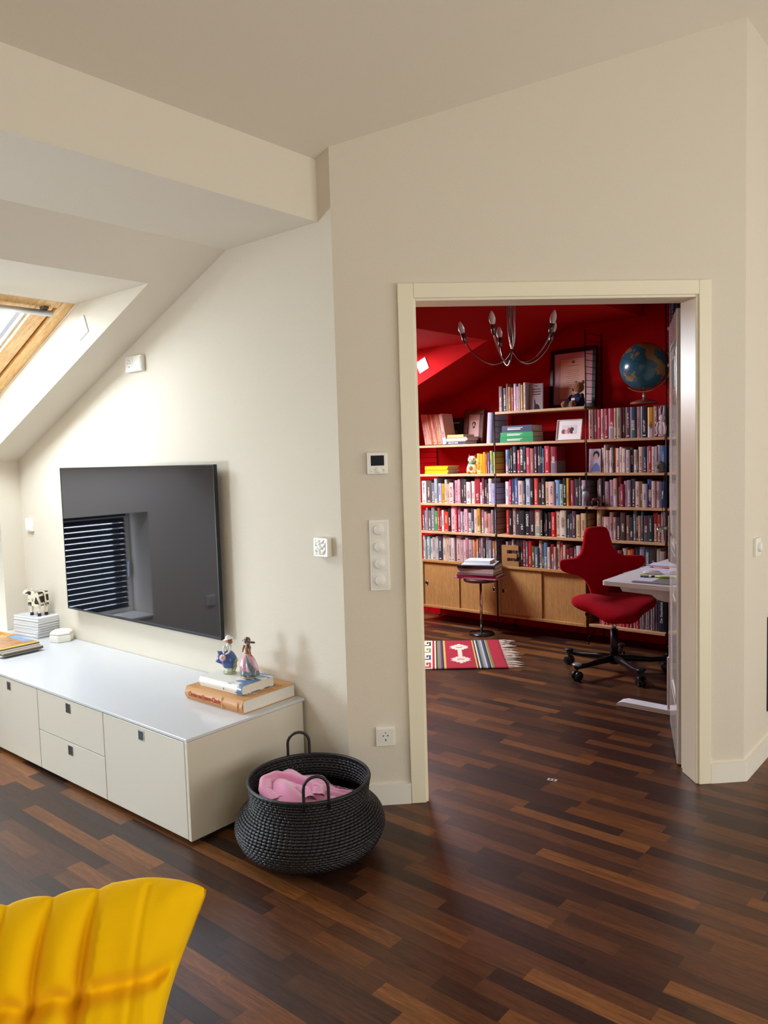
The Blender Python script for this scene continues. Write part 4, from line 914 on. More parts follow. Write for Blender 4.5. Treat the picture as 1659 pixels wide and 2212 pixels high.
def find(end): return next(o for o in COL.objects if o.get('label', '').endswith(end))
letter_on(bgs, 'Die Geschichte der', .026, INKW, .52, True, .95)
letter_on(find('sixth from the left on the third shelf, middle bay'), 'T.C. BOYLE', .026, INKW, .6, False, .95)
letter_on(find('fifteenth from the left on the fourth shelf, globe bay'), '1000', .030, INKW, .5, False)
rd50 = [o for o in COL.objects if o.get('label', '').endswith('seventeenth from the left on the fourth shelf, window bay')][0]
t50 = letter_on(rd50, '50', .030, INKB, .22, True); t50.matrix_local = Matrix.Translation((.5, -.004, .22)) @ Matrix.Diagonal((1 / rd50.scale[0], 1 / rd50.scale[1], 1 / rd50.scale[2], 1)) @ Matrix.Rotation(R(90), 4, 'X')
letter_on([o for o in COL.objects if o.get('label', '').endswith('first on the highest shelf behind the door')][0], 'DOUGLAS ADAMS', .018, INKW, .55, False)

# window bay, second shelf: leaning magazines, face-out book, lying stack, framed portrait, box file
mc = ('#e8a08a', '#e89a86', '#e8b098', '#e0604a', '#d8703a', '#e8a890', '#c04058', '#e07a50', '#d8a05a', '#e8a898', '#b86a60', '#e8aa98')
x = -1.925
for i, c in enumerate(mc):
    th = (.022, .030, .016, .012, .012, .020, .012, .014, .018, .012, .014, .036)[i]
    book(x, FY + .006, SZs['A'] + .004, th, .155, .262 if i else .27, c, '%s magazine, %s from the left of the leaning row under the skylight' % (cname(c), ordinal(i + 1)), 'leaning magazines, window bay', rot=(0, R(-9.5), 0), name='magazine')
    x += th / math.cos(R(9.5)) + .0008
def framed(name, label, cat, loc, w_, h_, fw, dp, tilt, frame_m, mat_m, matw, art, rz=0.):
    t = thing(name, label, cat, loc, rot=(R(-tilt), 0, rz))
    for a in ((-w_, w_, 0, fw), (-w_, w_, h_ - fw, h_), (-w_, -w_ + fw, fw, h_ - fw), (w_ - fw, w_, fw, h_ - fw)):
        put('frame_rail', MB().box(a[0], a[1], -dp, 0, a[2], a[3]), frame_m, t, bevel=min(.004, fw * .2))
    put('mount', MB().box(-w_ + fw, w_ - fw, -dp * .45, -.001, fw, h_ - fw), mat_m, t)
    art(t, -dp * .45 - .0006)
    return t
POR = mat('portrait_paper', '#d8a8a0', .5)
def art_portrait(t, y):
    p = put('portrait_print', MB().box(-.048, .048, y, y + .0004, .045, .205), POR, t)
    hair = MB().prism([(.018 * math.cos(a) * (1.0 + .25 * math.sin(a * 3)) - .004, .165 + .030 * math.sin(a)) for a in [2 * math.pi * i / 20 for i in range(20)]], y - .0004, y - .0001)
    put('drawn_hair', hair, INKB, p)
    put('drawn_face', MB().prism([(.009 * math.cos(a) - .006, .166 + .015 * math.sin(a)) for a in [2 * math.pi * i / 16 for i in range(16)]], y - .0007, y - .0004), POR, p)
framed('picture_frame', 'dark ornate frame with a portrait drawing of a dark haired woman', 'picture frame', (-1.568, 3.352, SZs['A'] + .001), .107, .300, .044, .028, 8, mat('ornate_dark_wood', '#5a2c1c', .4, var=.5, vscale=40, bump=.6, bscale=70), mat('aged_mount', '#c08a84', .6), .02, art_portrait, R(-4))
o = thing('face_out_book', 'black book standing face-out with a portrait cover beside the magazines', 'book', (-1.775, 3.362, SZs['A'] + .001), rot=(R(-6), 0, 0))
put('cover', MB().box(-.075, .075, -.015, 0, 0, .235), mat('black_cover', '#2c2528', .35), o, bevel=.002)
put('cover_portrait', MB().prism([(.03 * math.cos(a) + .012, .075 + .055 * math.sin(a)) for a in [2 * math.pi * i / 20 for i in range(20)]], -.0156, -.0151), mat('cover_face', '#8a5c54', .5), o)
put('title', MB().box(-.055, .05, -.0156, -.0151, .185, .197), mat('cover_title', '#a88c84', .5), o)
def lying(x0, x1, y, z, hgt, dp, col, label, group, pages=True, rz=0.):
    t = thing('book', label, 'book', ((x0 + x1) / 2, y, z), rz, group); L_ = x1 - x0
    cm_ = mat('lying_' + col, col, .4)
    put('cover', MB().box(-L_ / 2, L_ / 2, 0, .004, 0, hgt).box(-L_ / 2, L_ / 2, .004, dp, 0, .002).box(-L_ / 2, L_ / 2, .004, dp, hgt - .002, hgt), cm_, t)
    put('pages', MB().box(-L_ / 2 + .003, L_ / 2 - .003, .004, dp - .004, .002, hgt - .002), PAGEM, t)
    return t
z = SZs['A'] + .001; gname = 'lying stack on the second shelf, window bay'
hz = lying(-1.722, -1.50, FY + .012, z, .024, .175, '#2c3050', 'dark blue lying book with white capital title, lowest of its stack', gname); z += .0245
text(hz, '100HÄUSER', .021, (-.02, -.0008, .012), (R(90), 0, 0), INKW, ext=.0005)
for (a, b_, h_, c, lb) in ((-1.700, -1.498, .008, '#c89a90', 'thin pinkish lying book just above the dark blue one'), (-1.705, -1.485, .017, '#e8d4a0', 'cream lying book in the middle of its stack'), (-1.695, -1.492, .011, '#c89078', 'thin peach lying book under the yellow topmost one'), (-1.690, -1.525, .020, '#ecd868', 'pale yellow lying book, topmost of its stack')):
    lying(a, b_, FY + .014, z, h_, .17, c, lb, gname); z += h_ + .0005
book(-1.300, FY + .016, SZs['A'] + .001, .046, .24, .252, '#b8b4d8', 'lavender box file with dark sides at the end of the second shelf', None, UBP, rot=(0, R(4), 0), name='box_file')
# window bay, third shelf
z = SZs['B'] + .001
for i in range(4):
    lying(-1.945, -1.70 + (.0, .004, -.003, .002)[i], FY + .02 + (.0, .004, 0, .003)[i], z, .0165, .17, '#dfa008', 'yellow lying paperback, %s from the bottom of the four on the third shelf' % ordinal(i + 1), 'yellow lying paperbacks'); z += .017
row(1, 'B', S('e8a40c:46 e4a008:46 e89c14:30 e8802c:24 7a5aa8:26 d8b030:26 3a9a70:24 e8a83c:28'), x0=-1.400, x1=-1.222, h0=.170, hv=.02)
ck = thing('lucky_cat', 'white and gold lucky cat figurine on the third shelf', 'figurine', (-1.480, 3.19, SZs['B'] + .0008), R(25))
CW = mat('cat_white', '#e8dcc0', .2, coat=.5); CG = mat('cat_gold', '#c89a3c', .3, metal=.4); CR_ = mat('cat_red', '#c0341c', .3); CGR = mat('cat_green', '#3c8a5c', .3)
put('body', MB().lathe([(.0001, 0), (.044, .0), (.052, .015), (.050, .045), (.040, .075), (.030, .090), (.0001, .095)], 20, 0, None, 1, .85), CW, ck)
hd = put('head', MB().ball((0, -.004, .118), .036, 14, 0, None, (1.05, .9, .9)), CW, ck)
for s_ in (-1, 1):
    put('ear', MB().lathe([(.014, .0), (.0001, .024)], 10, 0, Matrix.Translation((s_ * .022, 0, .140)) @ Matrix.Rotation(R(s_ * 14), 4, 'Y')), CR_, hd)
    put('eye', MB().ball((s_ * .014, -.034, .122), .005, 8), INKB, hd)
    put('paw', MB().ball((s_ * .030, -.034, .012), .016, 10, 0, None, (1, 1, .8)), CG, ck)
put('nose', MB().ball((0, -.038, .113), .004, 6), CR_, hd)
put('raised_arm', MB().tube([(.036, -.008, .075), (.050, -.018, .095), (.046, -.022, .125)], [.014, .012, .013], 10), CW, ck)
put('bib', MB().lathe([(.034, .078), (.040, .084), (.032, .094)], 20, 0, None, 1, .95), CGR, ck)
put('coin', MB().ball((-.012, -.044, .048), .016, 10, 0, None, (1, .35, 1.25)), CG, ck)
# middle bay, top shelf
row(2, 'T', S('8a6468:45 4a3438:45 b87060:20 d89028:32 b0304a:30 e0d0d4:32 d8a0ac:30 a880a0:28 d8b020:28 dcc8cc:28'), x0=-1.175, x1=-.925, h0=.205, hv=.02)
o = thing('face_out_book', 'grey book standing face-out with a dark figure on its cover', 'book', (-.862, 3.20, SZs['T'] + .001), rot=(R(-3), 0, R(12)))
put('cover', MB().box(-.053, .053, -.02, 0, 0, .205), mat('grey_cover', '#a89a9c', .4), o, bevel=.002)
put('cover_figure', MB().prism([(-.02, 0), (.03, 0), (.022, .03), (.006, .045), (-.004, .04), (-.012, .08), (-.018, .08), (-.016, .035)], -.0206, -.0201), INKB, o)
tt = MB()
for i, (w1, zz) in enumerate(((.012, .185), (.036, .160), (.038, .140), (.034, .120))): tt.box(-w1, w1, -.0206, -.0201, zz - .004, zz + .004)
put('title', tt, mat('cover_title_dark', '#4a3c40', .5), o)
CERT = mat('certificate_paper', '#e2b49a', .6)
def art_cert(t, y):
    p = put('certificate_sheet', MB().box(-.118, .118, y, y + .0004, .075, .395), CERT, t)
    ln = MB()
    for i in range(10):
        w1 = (.05, .055, .045, .06, .05, .055, .06, .05, .03, .055)[i]; ln.box(-w1, w1, y - .0006, y - .0001, .300 - i * .016, .302 - i * .016)
    ln.box(-.055, .055, y - .0006, y - .0001, .335, .338); ln.box(-.012, .012, y - .0006, y - .0001, .355, .375); ln.box(-.09, -.05, y - .0006, y - .0001, .115, .117); ln.box(.05, .09, y - .0006, y - .0001, .115, .117)
    put('printed_lines', ln, mat('certificate_ink', '#7a4a40', .6), p)
    bd = MB()
    for a in ((-.119, .119, .394, .396), (-.119, .119, .074, .076), (-.119, -.117, .074, .396), (.117, .119, .074, .396)): bd.box(a[0], a[1], y - .0008, y - .0002, a[2], a[3])
    put('border_line', bd, mat('certificate_ink', '#7a4a40', .6), p)
framed('certificate_frame', 'large black framed certificate leaning on the wall behind the teddy bear', 'picture frame', (-.632, 3.360, SZs['T'] + .001), .205, .470, .033, .025, 4, mat('black_frame', '#17100f', .35), mat('rose_mount', '#c89aa2', .6), .05, art_cert, R(-4))
tb = thing('teddy_bear', 'brown curly teddy bear in a navy jumper beside the certificate', 'toy', (-.520, 3.215, SZs['T'] + .001), R(-14))
FUR = mat('curly_brown_fur', '#8a5622', .95, sheen=.6, bump=1., bscale=110, var=.4, vscale=60); NAV = mat('navy_knit', '#1c2240', .9, bump=.3, bscale=200)
put('body', MB().lathe([(.0001, 0), (.045, .004), (.058, .03), (.055, .065), (.040, .095), (.0001, .108)], 18, 0, None, 1, .85), NAV, tb)
hd = put('head', MB().ball((.012, -.005, .148), .044, 14, 0, None, (1.05, .95, .95)), FUR, tb)
put('snout', MB().ball((-.020, -.030, .138), .021, 10, 0, None, (1, 1, .85)), FUR, hd)
put('nose', MB().ball((-.034, -.044, .142), .006, 8), INKB, hd)
for s_ in (-1, 1):
    put('ear', MB().ball((.012 + s_ * .034, .006, .186), .016, 10, 0, None, (1, .6, 1)), FUR, hd)
    put('foot', MB().ball((s_ * .040 - .035, -.066, .024), .025, 12, 0, None, (1, 1.15, 1)), FUR, tb)
    put('arm', MB().tube([(s_ * .045, -.005, .088), (s_ * .066, -.030, .060), (s_ * .045 - .01, -.055, .050)], [.018, .017, .018], 10), NAV, tb)
put('badge', MB().box(-.018, .018, -.0535, -.050, .052, .068), mat('pink_badge', '#d8a8a0', .6), tb)
# middle bay, second shelf
z = SZs['A'] + .001
for h_, c, a, b_, lb in ((.040, '#15824a', -1.165, -.86, 'green law book, lower of the two green ones lying down'), (.040, '#1a8a50', -1.16, -.862, 'green law book, upper of the two green ones lying down'), (.052, '#2a3656', -1.145, -.87, 'thick dark blue book lying on the two green ones')):
    t = lying(a, b_, FY + .014, z, h_, .17, c, lb, 'lying books on the second shelf, middle bay'); z += h_ + .0006
    if 'green' in lb:
        put('white_title', MB().box(-.085, .055, -.0012, .001, h_ * .62, h_ * .70).box(-.085, .035, -.0012, .001, h_ * .36, h_ * .50), INKW, t)
    else: put('gold_crest', MB().lathe([(.0001, 0), (.016, 0)], 16, 0, Matrix.Translation((-.115, -.0008, .026)) @ Matrix.Rotation(R(90), 4, 'X')), mat('gold_print', '#b89a70', .5), t)
def art_family(t, y):
    p = put('photo_print', MB().box(-.062, .062, y, y + .0004, .048, .118), mat('photo_sky', '#d8cdd0', .4), t)
    for i, (x_, w1, h1, c) in enumerate(((-.045, .018, .036, '#8a3a38'), (-.022, .014, .034, '#c8a8a0'), (-.002, .012, .050, '#c85a58'), (.022, .018, .052, '#2a1c20'), (.045, .014, .030, '#d8d4d8'))):
        put('photo_figure', MB().prism([(x_ + w1 * math.cos(a), .050 + max(0, h1 * (.5 + .5 * math.sin(a)))) for a in [2 * math.pi * k / 16 for k in range(16)]], y - .0006 - i * .0002, y - .0002), mat('photo_tone%d' % i, c, .5), p)
framed('photo_frame', 'white mounted family photo frame on the second shelf', 'picture frame', (-.592, 3.20, SZs['A'] + .001), .103, .162, .006, .014, 13, mat('thin_silver_frame', '#cfc8c8', .3), mat('white_mount', '#e8e2e0', .6), .04, art_family, R(3))
# globe bay: globe on the books, cloth doll, stone head, leaning face-out book, little animal figures
gl = thing('globe', 'blue desk globe on a brown base standing on the row of books', 'globe', (.0, 3.215, 1.801))
def globe_mat():
    m = mat('globe_print', '#2a6a80', .25, coat=.4); nt = m.node_tree; N = nt.nodes; L = nt.links; b = N['Principled BSDF']
    tc = N.new('ShaderNodeTexCoord'); nz = N.new('ShaderNodeTexNoise'); nz.inputs['Scale'].default_value = 8.5; nz.inputs['Detail'].default_value = 5; nz.inputs['Roughness'].default_value = .55
    mp = N.new('ShaderNodeMapping'); mp.inputs['Location'].default_value = (3.1, 1.7, .2); L.new(tc.outputs['Object'], mp.inputs[0]); L.new(mp.outputs[0], nz.inputs['Vector'])
    sp = N.new('ShaderNodeSeparateXYZ'); L.new(tc.outputs['Object'], sp.inputs[0])
    mr = N.new('ShaderNodeMapRange'); mr.inputs[1].default_value = -.15; mr.inputs[2].default_value = .17; mr.inputs[3].default_value = -.05; mr.inputs[4].default_value = .09; L.new(sp.outputs[2], mr.inputs[0])
    ad = N.new('ShaderNodeMath'); ad.operation = 'ADD'; L.new(nz.outputs['Fac'], ad.inputs[0]); L.new(mr.outputs[0], ad.inputs[1])
    r = N.new('ShaderNodeValToRGB'); e = r.color_ramp; e.elements[0].position = .55; e.elements[0].color = lin('#235f74'); e.elements[1].position = .57; e.elements[1].color = lin('#8a7a4c'); k = e.elements.new(.68); k.color = lin('#9a6a48')
    L.new(ad.outputs[0], r.inputs[0]); L.new(r.outputs[0], b.inputs['Base Color']); return m
put('base', MB().lathe([(.0001, 0), (.098, 0), (.100, .006), (.090, .016), (.05, .028), (.014, .034), (.0001, .035)], 32), mat('globe_base', '#8a5440', .35), gl)
put('stem', MB().tube([(0, 0, .034), (0, 0, .078)], .011, 12), mat('globe_stem', '#b8a8a0', .3, metal=.6), gl)
ball = put('sphere', MB().ball((0, 0, 0), .170, 32), globe_mat(), gl); ball.location = (0, 0, .269); ball.rotation_euler = (R(-8), R(20), R(0))
put('equator', MB().tube([(.1708 * math.cos(a), .1708 * math.sin(a), 0) for a in [2 * math.pi * i / 64 for i in range(64)]], .0009, 4, closed=True), INKB, ball)
am = MB(); pr_ = [(.180, -.010), (.186, -.010), (.186, .010), (.180, .010)]
ar = []
for i in range(33):
    a = R(-128 + i * 165 / 32); ar.append(a)
vs = []; fs = []
for a in ar:
    for rr, yy in pr_: vs.append((rr * math.cos(a), yy, rr * math.sin(a)))
for i in range(32):
    for j in range(4): fs.append((i * 4 + j, i * 4 + (j + 1) % 4, (i + 1) * 4 + (j + 1) % 4, (i + 1) * 4 + j))
am.add(vs, fs)
o = put('meridian_arm', am, mat('meridian_wood', '#b0743c', .4), gl); o.location = (0, 0, .269); o.rotation_euler = (0, 0, R(10))
pd = thing('cloth_doll', 'limp pale cloth doll hanging in front of the globe bay books', 'toy', (.172, 3.093, 1.56))
CL = mat('pale_cloth', '#d4c4cc', .95, bump=.4, bscale=120)
put('body', MB().lathe([(.012, 0), (.022, .02), (.030, .06), (.026, .09), (.016, .105)], 14, 0, None, 1, .5), CL, pd)
put('head', MB().ball((.004, 0, .128), .022, 12, 0, None, (1, .7, 1.15)), CL, pd)
for s_ in (-1, 1):
    put('arm', MB().tube([(s_ * .018, -.004, .098), (s_ * .030, -.008, .06), (s_ * .026, -.008, .015)], [.010, .009, .008], 8), CL, pd)
    put('ear', MB().tube([(.004 + s_ * .010, 0, .145), (.004 + s_ * .014, 0, .185), (.010 + s_ * .010, 0, .215)], [.007, .008, .004], 8), CL, pd)
put('leg', MB().tube([(-.008, -.002, .02), (-.012, -.004, -.001)], [.009, .008], 8), CL, pd)
sh = thing('stone_head', 'small grey stone head in front of the blue book', 'figurine', (.150, 3.118, SZs['B'] + .0008), R(-15)); SHM = mat('grey_stone', '#6f6560', .9, bump=.5, bscale=60)
put('skull', MB().lathe([(.0001, 0), (.020, 0), (.026, .02), (.032, .045), (.031, .062), (.020, .078), (.0001, .082)], 16, 0, None, .95, .8), SHM, sh)
put('nose', MB().tube([(0, -.024, .048), (0, -.032, .036), (0, -.025, .030)], [.003, .006, .004], 8), SHM, sh)
put('brow', MB().tube([(-.016, -.020, .050), (0, -.027, .052), (.016, -.020, .050)], .004, 6), SHM, sh)
fo = thing('face_out_book', 'pale book leaning face-out with a dark haired woman on the cover', 'book', (-.350, 3.148, SZs['B'] + .001), rot=(R(-4), R(0), R(4)))
put('cover', MB().box(-.045, .045, -.016, 0, 0, .178), mat('pale_lilac_cover', '#c0b0c4', .35), fo, bevel=.002)
put('cover_hair', MB().prism([(.024 * math.cos(a) + .012, .135 + .028 * math.sin(a)) for a in [2 * math.pi * k / 18 for k in range(18)]], -.0166, -.0161), INKB, fo)
put('cover_face', MB().prism([(.014 * math.cos(a) + .010, .120 + .022 * math.sin(a)) for a in [2 * math.pi * k / 18 for k in range(18)]], -.0170, -.0166), SKIN, fo)
put('cover_dress', MB().prism([(-.03, 0.006), (.042, .006), (.036, .05), (.015, .075), (-.01, .06)], -.0166, -.0161), mat('blue_dress', '#5a6a9c', .5), fo)
a1 = thing('bird_figure', 'small grey bird figure by the ladder on the fourth shelf', 'figurine', (-.392, 3.088, 1.0), 0)
a1.location = (-.398, 3.080, SZs['C'] + .0008); PGREY = mat('grey_paint', '#8a9298', .4); 
put('body', MB().ball((0, 0, .085), .032, 12, 0, None, (.9, .8, 1.2)), PGREY, a1)
put('head', MB().ball((-.010, -.004, .132), .018, 10), PGREY, a1)
put('beak', MB().lathe([(.006, 0), (.0001, .02)], 8, 0, Matrix.Translation((-.022, -.012, .130)) @ Matrix.Rotation(R(-110), 4, 'Y')), INKB, a1)
for s_ in (-1, 1): put('leg', MB().tube([(s_ * .012, 0, .052), (s_ * .014, 0, .002)], .003, 6), INKB, a1)
put('foot', MB().box(-.026, .026, -.012, .008, 0, .004), PGREY, a1)
a2 = thing('donkey_figure', 'little dark red four-legged animal figure beside the grey bird', 'figurine', (-.325, 3.090, SZs['C'] + .0008), R(10)); DR = mat('dark_red_paint', '#4a1420', .4)
put('body', MB().ball((0, 0, .052), .020, 10, 0, None, (1.5, .8, .8)), DR, a2)
put('head', MB().ball((-.038, -.006, .072), .012, 8, 0, None, (1.3, .8, .9)), DR, a2)
put('neck', MB().tube([(-.022, 0, .056), (-.034, -.003, .072)], [.011, .009], 8), DR, a2)
for xx in (-.020, .022):
    for yy in (-.009, .009): put('leg', MB().tube([(xx, yy, .046), (xx + (.006 if xx > 0 else -.004), yy, 0)], [.006, .004], 6), DR, a2)
cm_ = thing('mouse_figure', 'tiny pale mouse figure sitting on the wire ladder', 'figurine', (-.428, 3.100, SZs['C'] + .130)); 
put('body', MB().ball((0, 0, .012), .012, 8, 0, None, (1, .9, 1.3)), CL, cm_)
for s_ in (-1, 1): put('ear', MB().lathe([(.005, 0), (.0001, .012)], 8, 0, Matrix.Translation((s_ * .006, 0, .024))), CL, cm_)
put('perch', MB().tube([(0, .006, .004), (.022, .016, .002)], .002, 6), INKB, cm_)
# letter E on the oak cabinet
em = MB(); ew, eh = .0785, .168
em.prism([(-ew, 0), (ew, 0), (ew, .038), (-.028, .038), (-.028, .066), (.062, .066), (.062, .100), (-.028, .100), (-.028, .130), (ew, .130), (ew, eh), (-ew, eh)], -.012, .012)
o = put('letter_e', em, mat('brown_board_letter', '#94683a', .6, var=.12, vscale=30), loc=(-1.084, 3.128, .5535), bevel=.001); tag(o, 'brown freestanding letter E on the oak cabinet', 'letter')
# cable down the last ladder
o = put('cable', MB().tube([(.190, 3.098, 1.30), (.188, 3.094, 1.2), (.176, 3.092, 1.05), (.184, 3.094, .93), (.190, 3.098, .83)], .0025, 6), BLKW); tag(o, 'thin dark cable hanging beside the last ladder', 'cable')

# --- round stool with a pile of books
st = thing('round_stool', 'small round side table with chrome column and dark disc base', 'side table', (-1.262, 2.945, 0))
put('base', MB().lathe([(.0001, 0), (.100, 0), (.104, .006), (.100, .016), (.02, .020), (.0001, .020)], 40), mat('black_enamel', '#1a1718', .2, coat=.5), st)
put('column', MB().tube([(0, 0, .018), (0, 0, .445)], .0105, 16), CHROME, st)
put('top', MB().lathe([(.0001, .440), (.130, .440), (.138, .446), (.138, .466), (.132, .470), (.0001, .470)], 44), mat('dark_stool_top', '#4a2c22', .3), st)
z = .4705
for i, (w1, d1, h1, c, lb, rz) in enumerate(((.185, .115, .010, '#9c6078', 'mauve folder, lowest on the round side table', 8), (.165, .105, .022, '#8a1c34', 'dark red folder on the round side table', 14), (.155, .11, .016, '#7a6a72', 'grey folder in the pile on the side table', 10), (.152, .108, .034, '#b8988e', 'thick pinkish book in the pile on the side table', 12), (.158, .112, .026, '#221e22', 'black book in the pile on the side table', 15), (.135, .11, .009, '#c8c4d4', 'pale sheets under the white box on the side table', 22), (.105, .08, .026, '#cfd8d6', 'white boxed book on top of the side table pile', 16))):
    t = thing('book', lb, 'book', (-1.262, 2.945, z), R(rz), 'pile on the round side table'); c_ = mat('pile_' + c, c, .4)
    if h1 > .012:
        put('cover', MB().box(-w1, w1, -d1, -d1 + .004, 0, h1).box(-w1, w1, -d1 + .004, d1, 0, .0025).box(-w1, w1, -d1 + .004, d1, h1 - .0025, h1), c_, t)
        put('pages', MB().box(-w1 + .004, w1 - .004, -d1 + .004, d1 - .005, .0025, h1 - .0025), PAGEM, t)
    else: put('cover', MB().box(-w1, w1, -d1, d1, 0, h1), c_, t, bevel=.001)
    z += h1 + .0006

# --- kilim with fringe
rg = thing('kilim_rug', 'red woven kilim with cream medallion and striped bands', 'rug', (-.786, 2.510, 0), math.atan2(.60, .80))   # local x=0 at the fringe end, rug runs along -x
def rug_mat():
    m = mat('kilim_weave', '#8c1c2c', .95, bump=.35, bscale=260); nt = m.node_tree; N = nt.nodes; L = nt.links; b = N['Principled BSDF']
    tc = N.new('ShaderNodeTexCoord'); sp = N.new('ShaderNodeSeparateXYZ'); L.new(tc.outputs['Object'], sp.inputs[0]); mu = N.new('ShaderNodeMath'); mu.operation = 'MULTIPLY'; mu.inputs[1].default_value = -1 / 1.3; L.new(sp.outputs[0], mu.inputs[0])
    r = N.new('ShaderNodeValToRGB'); cr = r.color_ramp; cr.interpolation = 'CONSTANT'
    red, cre, nav, gre, bla, yel = '#a01c30', '#d8c8b0', '#34406a', '#6a7a50', '#2c2624', '#c8a050'
    seq = [(0, red), (.095, gre), (.108, yel), (.116, bla), (.126, nav), (.138, cre), (.146, '#8a8a98'), (.158, gre), (.168, bla), (.176, nav), (.186, cre), (.196, bla), (.206, yel), (.218, red), (.425, yel), (.438, bla), (.448, nav), (.458, '#a05a60'), (.472, gre), (.484, bla), (.494, cre), (.506, red), (.518, cre), (.60, red), (.63, gre), (.66, bla)]
    seq = [s_ for s_ in seq][:30]
    cr.elements[0].position = 0; cr.elements[0].color = lin(seq[0][1]); cr.elements[1].position = seq[1][0] / 1.3; cr.elements[1].color = lin(seq[1][1])
    for p, c in seq[2:]:
        e = cr.elements.new(p / 1.3); e.color = lin(c)
    L.new(mu.outputs[0], r.inputs[0]); L.new(r.outputs[0], b.inputs['Base Color']); return m
put('woven_field', MB().grid(lambda u, v: (-1.3 * (1 - u), -.40 + .80 * v, .006 + .0012 * math.sin(u * 9 + v * 4)), 60, 24), rug_mat(), rg, solid=.005)
motif = []
half = [(.0, .36), (.012, .35), (.012, .33), (.035, .33), (.035, .305), (.055, .305), (.055, .285), (.075, .285), (.058, .255), (.075, .225), (.055, .225), (.055, .205), (.035, .205), (.035, .18), (.016, .18), (.016, .10)]
MOT = mat('cream_wool', '#d0bfae', .95)
for s_ in (1, -1):
    pl = [(-.32 + x_, s_ * (y_ - .08)) for x_, y_ in half] + [(-.32 - x_, s_ * (y_ - .08)) for x_, y_ in half[::-1][:-1]]
    put('medallion', MB().prism(pl, .0095, .0104, 'z'), MOT, rg)
put('medallion_bar', MB().box(-.336, -.304, -.022, .022, .0095, .0104), MOT, rg)
for s_ in (1, -1): put('medallion_chevron', MB().prism([(-.345, s_ * .17), (-.32, s_ * .155), (-.295, s_ * .17), (-.295, s_ * .185), (-.32, s_ * .17), (-.345, s_ * .185)], .0105, .0110, 'z'), mat('kilim_red', '#96182c', .95), rg)
hk = MB()
for i in range(4):
    y0 = -.30 + i * .2; c_ = i
    put('hook_motif', MB().prism([(-.585, y0 - .07), (-.535, y0 - .07), (-.535, y0 + .05), (-.568, y0 + .05), (-.568, y0 - .005), (-.555, y0 - .005), (-.555, y0 + .03), (-.548, y0 + .03), (-.548, y0 - .05), (-.585, y0 - .05)], .0095, .0104, 'z'), mat('hook%d' % i, ('#b03040', '#34406a', '#6a7a50', '#2c2624')[i], .95), rg)
rf = random.Random(5)
for i in range(34):
    y0 = -.39 + i * .0236; a = rf.uniform(-.5, .5); l = rf.uniform(.07, .125)
    put('fringe_tassel', MB().tube([(-.004, y0, .007), (.3 * l, y0 + a * .02, .009), (.65 * l, y0 + a * .06, .006), (l, y0 + a * .10 + rf.uniform(-.012, .012), .004)], [.003, .0042, .0044, .0028], 6), MOT, rg)

# --- red saddle chair
CC = Vector((.069, 2.516, 0)); face = math.atan2(-.62, .785)
ch = thing('saddle_chair', 'red saddle seat office chair with winged backrest and black star base', 'chair', CC, face)   # local x forward
REDF = mat('red_wool_felt', '#9c0016', .9, spec=.08, sheen=.03, bump=.15, bscale=300); BLKP = mat('black_plastic', '#141416', .35); BLKA = mat('black_aluminium', '#1c1c1e', .3, metal=.5)
wprof = [(.44, .045), (.47, .062), (.52, .070), (.56, .085), (.60, .115), (.622, .165), (.636, .265), (.648, .300), (.67, .312), (.70, .312), (.718, .298), (.728, .255), (.740, .175), (.765, .135), (.80, .114), (.86, .100), (.91, .090), (.94, .075), (.952, .05), (.955, .01)]
def wz(t_):
    i = t_ * (len(wprof) - 1); a = int(min(i, len(wprof) - 2)); f = i - a; return wprof[a][0] * (1 - f) + wprof[a + 1][0] * f, wprof[a][1] * (1 - f) + wprof[a + 1][1] * f
def backrest(u, v):
    z, w1 = wz(v); th = u * 2 * math.pi; c = math.cos(th); s_ = math.sin(th)
    yl = w1 * math.copysign(abs(c) ** .6, c); tk = .030 * min(1, (w1 / .08)) * (.55 if v > .96 or v < .03 else 1)
    xl = tk * math.copysign(abs(s_) ** .7, s_)
    return (-.215 + .75 * yl * yl - .10 * (z - .6) + xl, yl, z + .35 * yl * yl)
put('backrest', MB().grid(backrest, 48, 60, 0, True, True), REDF, ch, sub=1)
def seat(u, v):
    th = u * 2 * math.pi; ph = (v - .5) * math.pi; c, s_ = math.cos(th), math.sin(th); r_ = math.cos(ph) ** .55 if math.cos(ph) > 0 else 0
    rx, ry = .225, .275
    front = max(0, c); cut = 1 - .42 * front * (abs(s_) ** .8) * 1.4 * (1 if front > .05 else 0) * min(1, front * 2)
    x = rx * c * r_ * (1.12 if c > 0 else 1); y = ry * s_ * r_ * cut
    sp_ = math.sin(ph); z = .440 + .046 * math.copysign(abs(sp_) ** .7, sp_)
    z += .035 * (abs(y) / .275) ** 1.5 - .060 * max(0, x / .25) ** 2 + .03 * max(0, -x / .22) ** 2
    z += .018 * math.exp(-(y / .06) ** 2) * max(0, x / .2) * math.cos(ph)
    return (x, y, z)
put('seat', MB().grid(seat, 64, 28, 0, True, True), REDF, ch, sub=1, rot=(0, 0, R(-16)))
put('back_bracket', MB().tube([(-.10, 0, .405), (-.20, 0, .42), (-.235, 0, .48), (-.225, 0, .56)], [.02, .02, .018, .015], 10), BLKP, ch)
put('mechanism', MB().box(-.11, .10, -.07, .07, .375, .425), BLKP, ch, bevel=.012)
for s_ in (-1, 1): put('lever', MB().tube([(0, s_ * .07, .405), (-.02, s_ * .15, .405), (-.03, s_ * .19, .395)], [.006, .006, .010], 8), BLKP, ch)
put('gas_lift', MB().tube([(0, 0, .25), (0, 0, .38)], .014, 16), CHROME, ch)
put('column', MB().tube([(0, 0, .075), (0, 0, .29)], [.027, .025], 20), BLKP, ch)
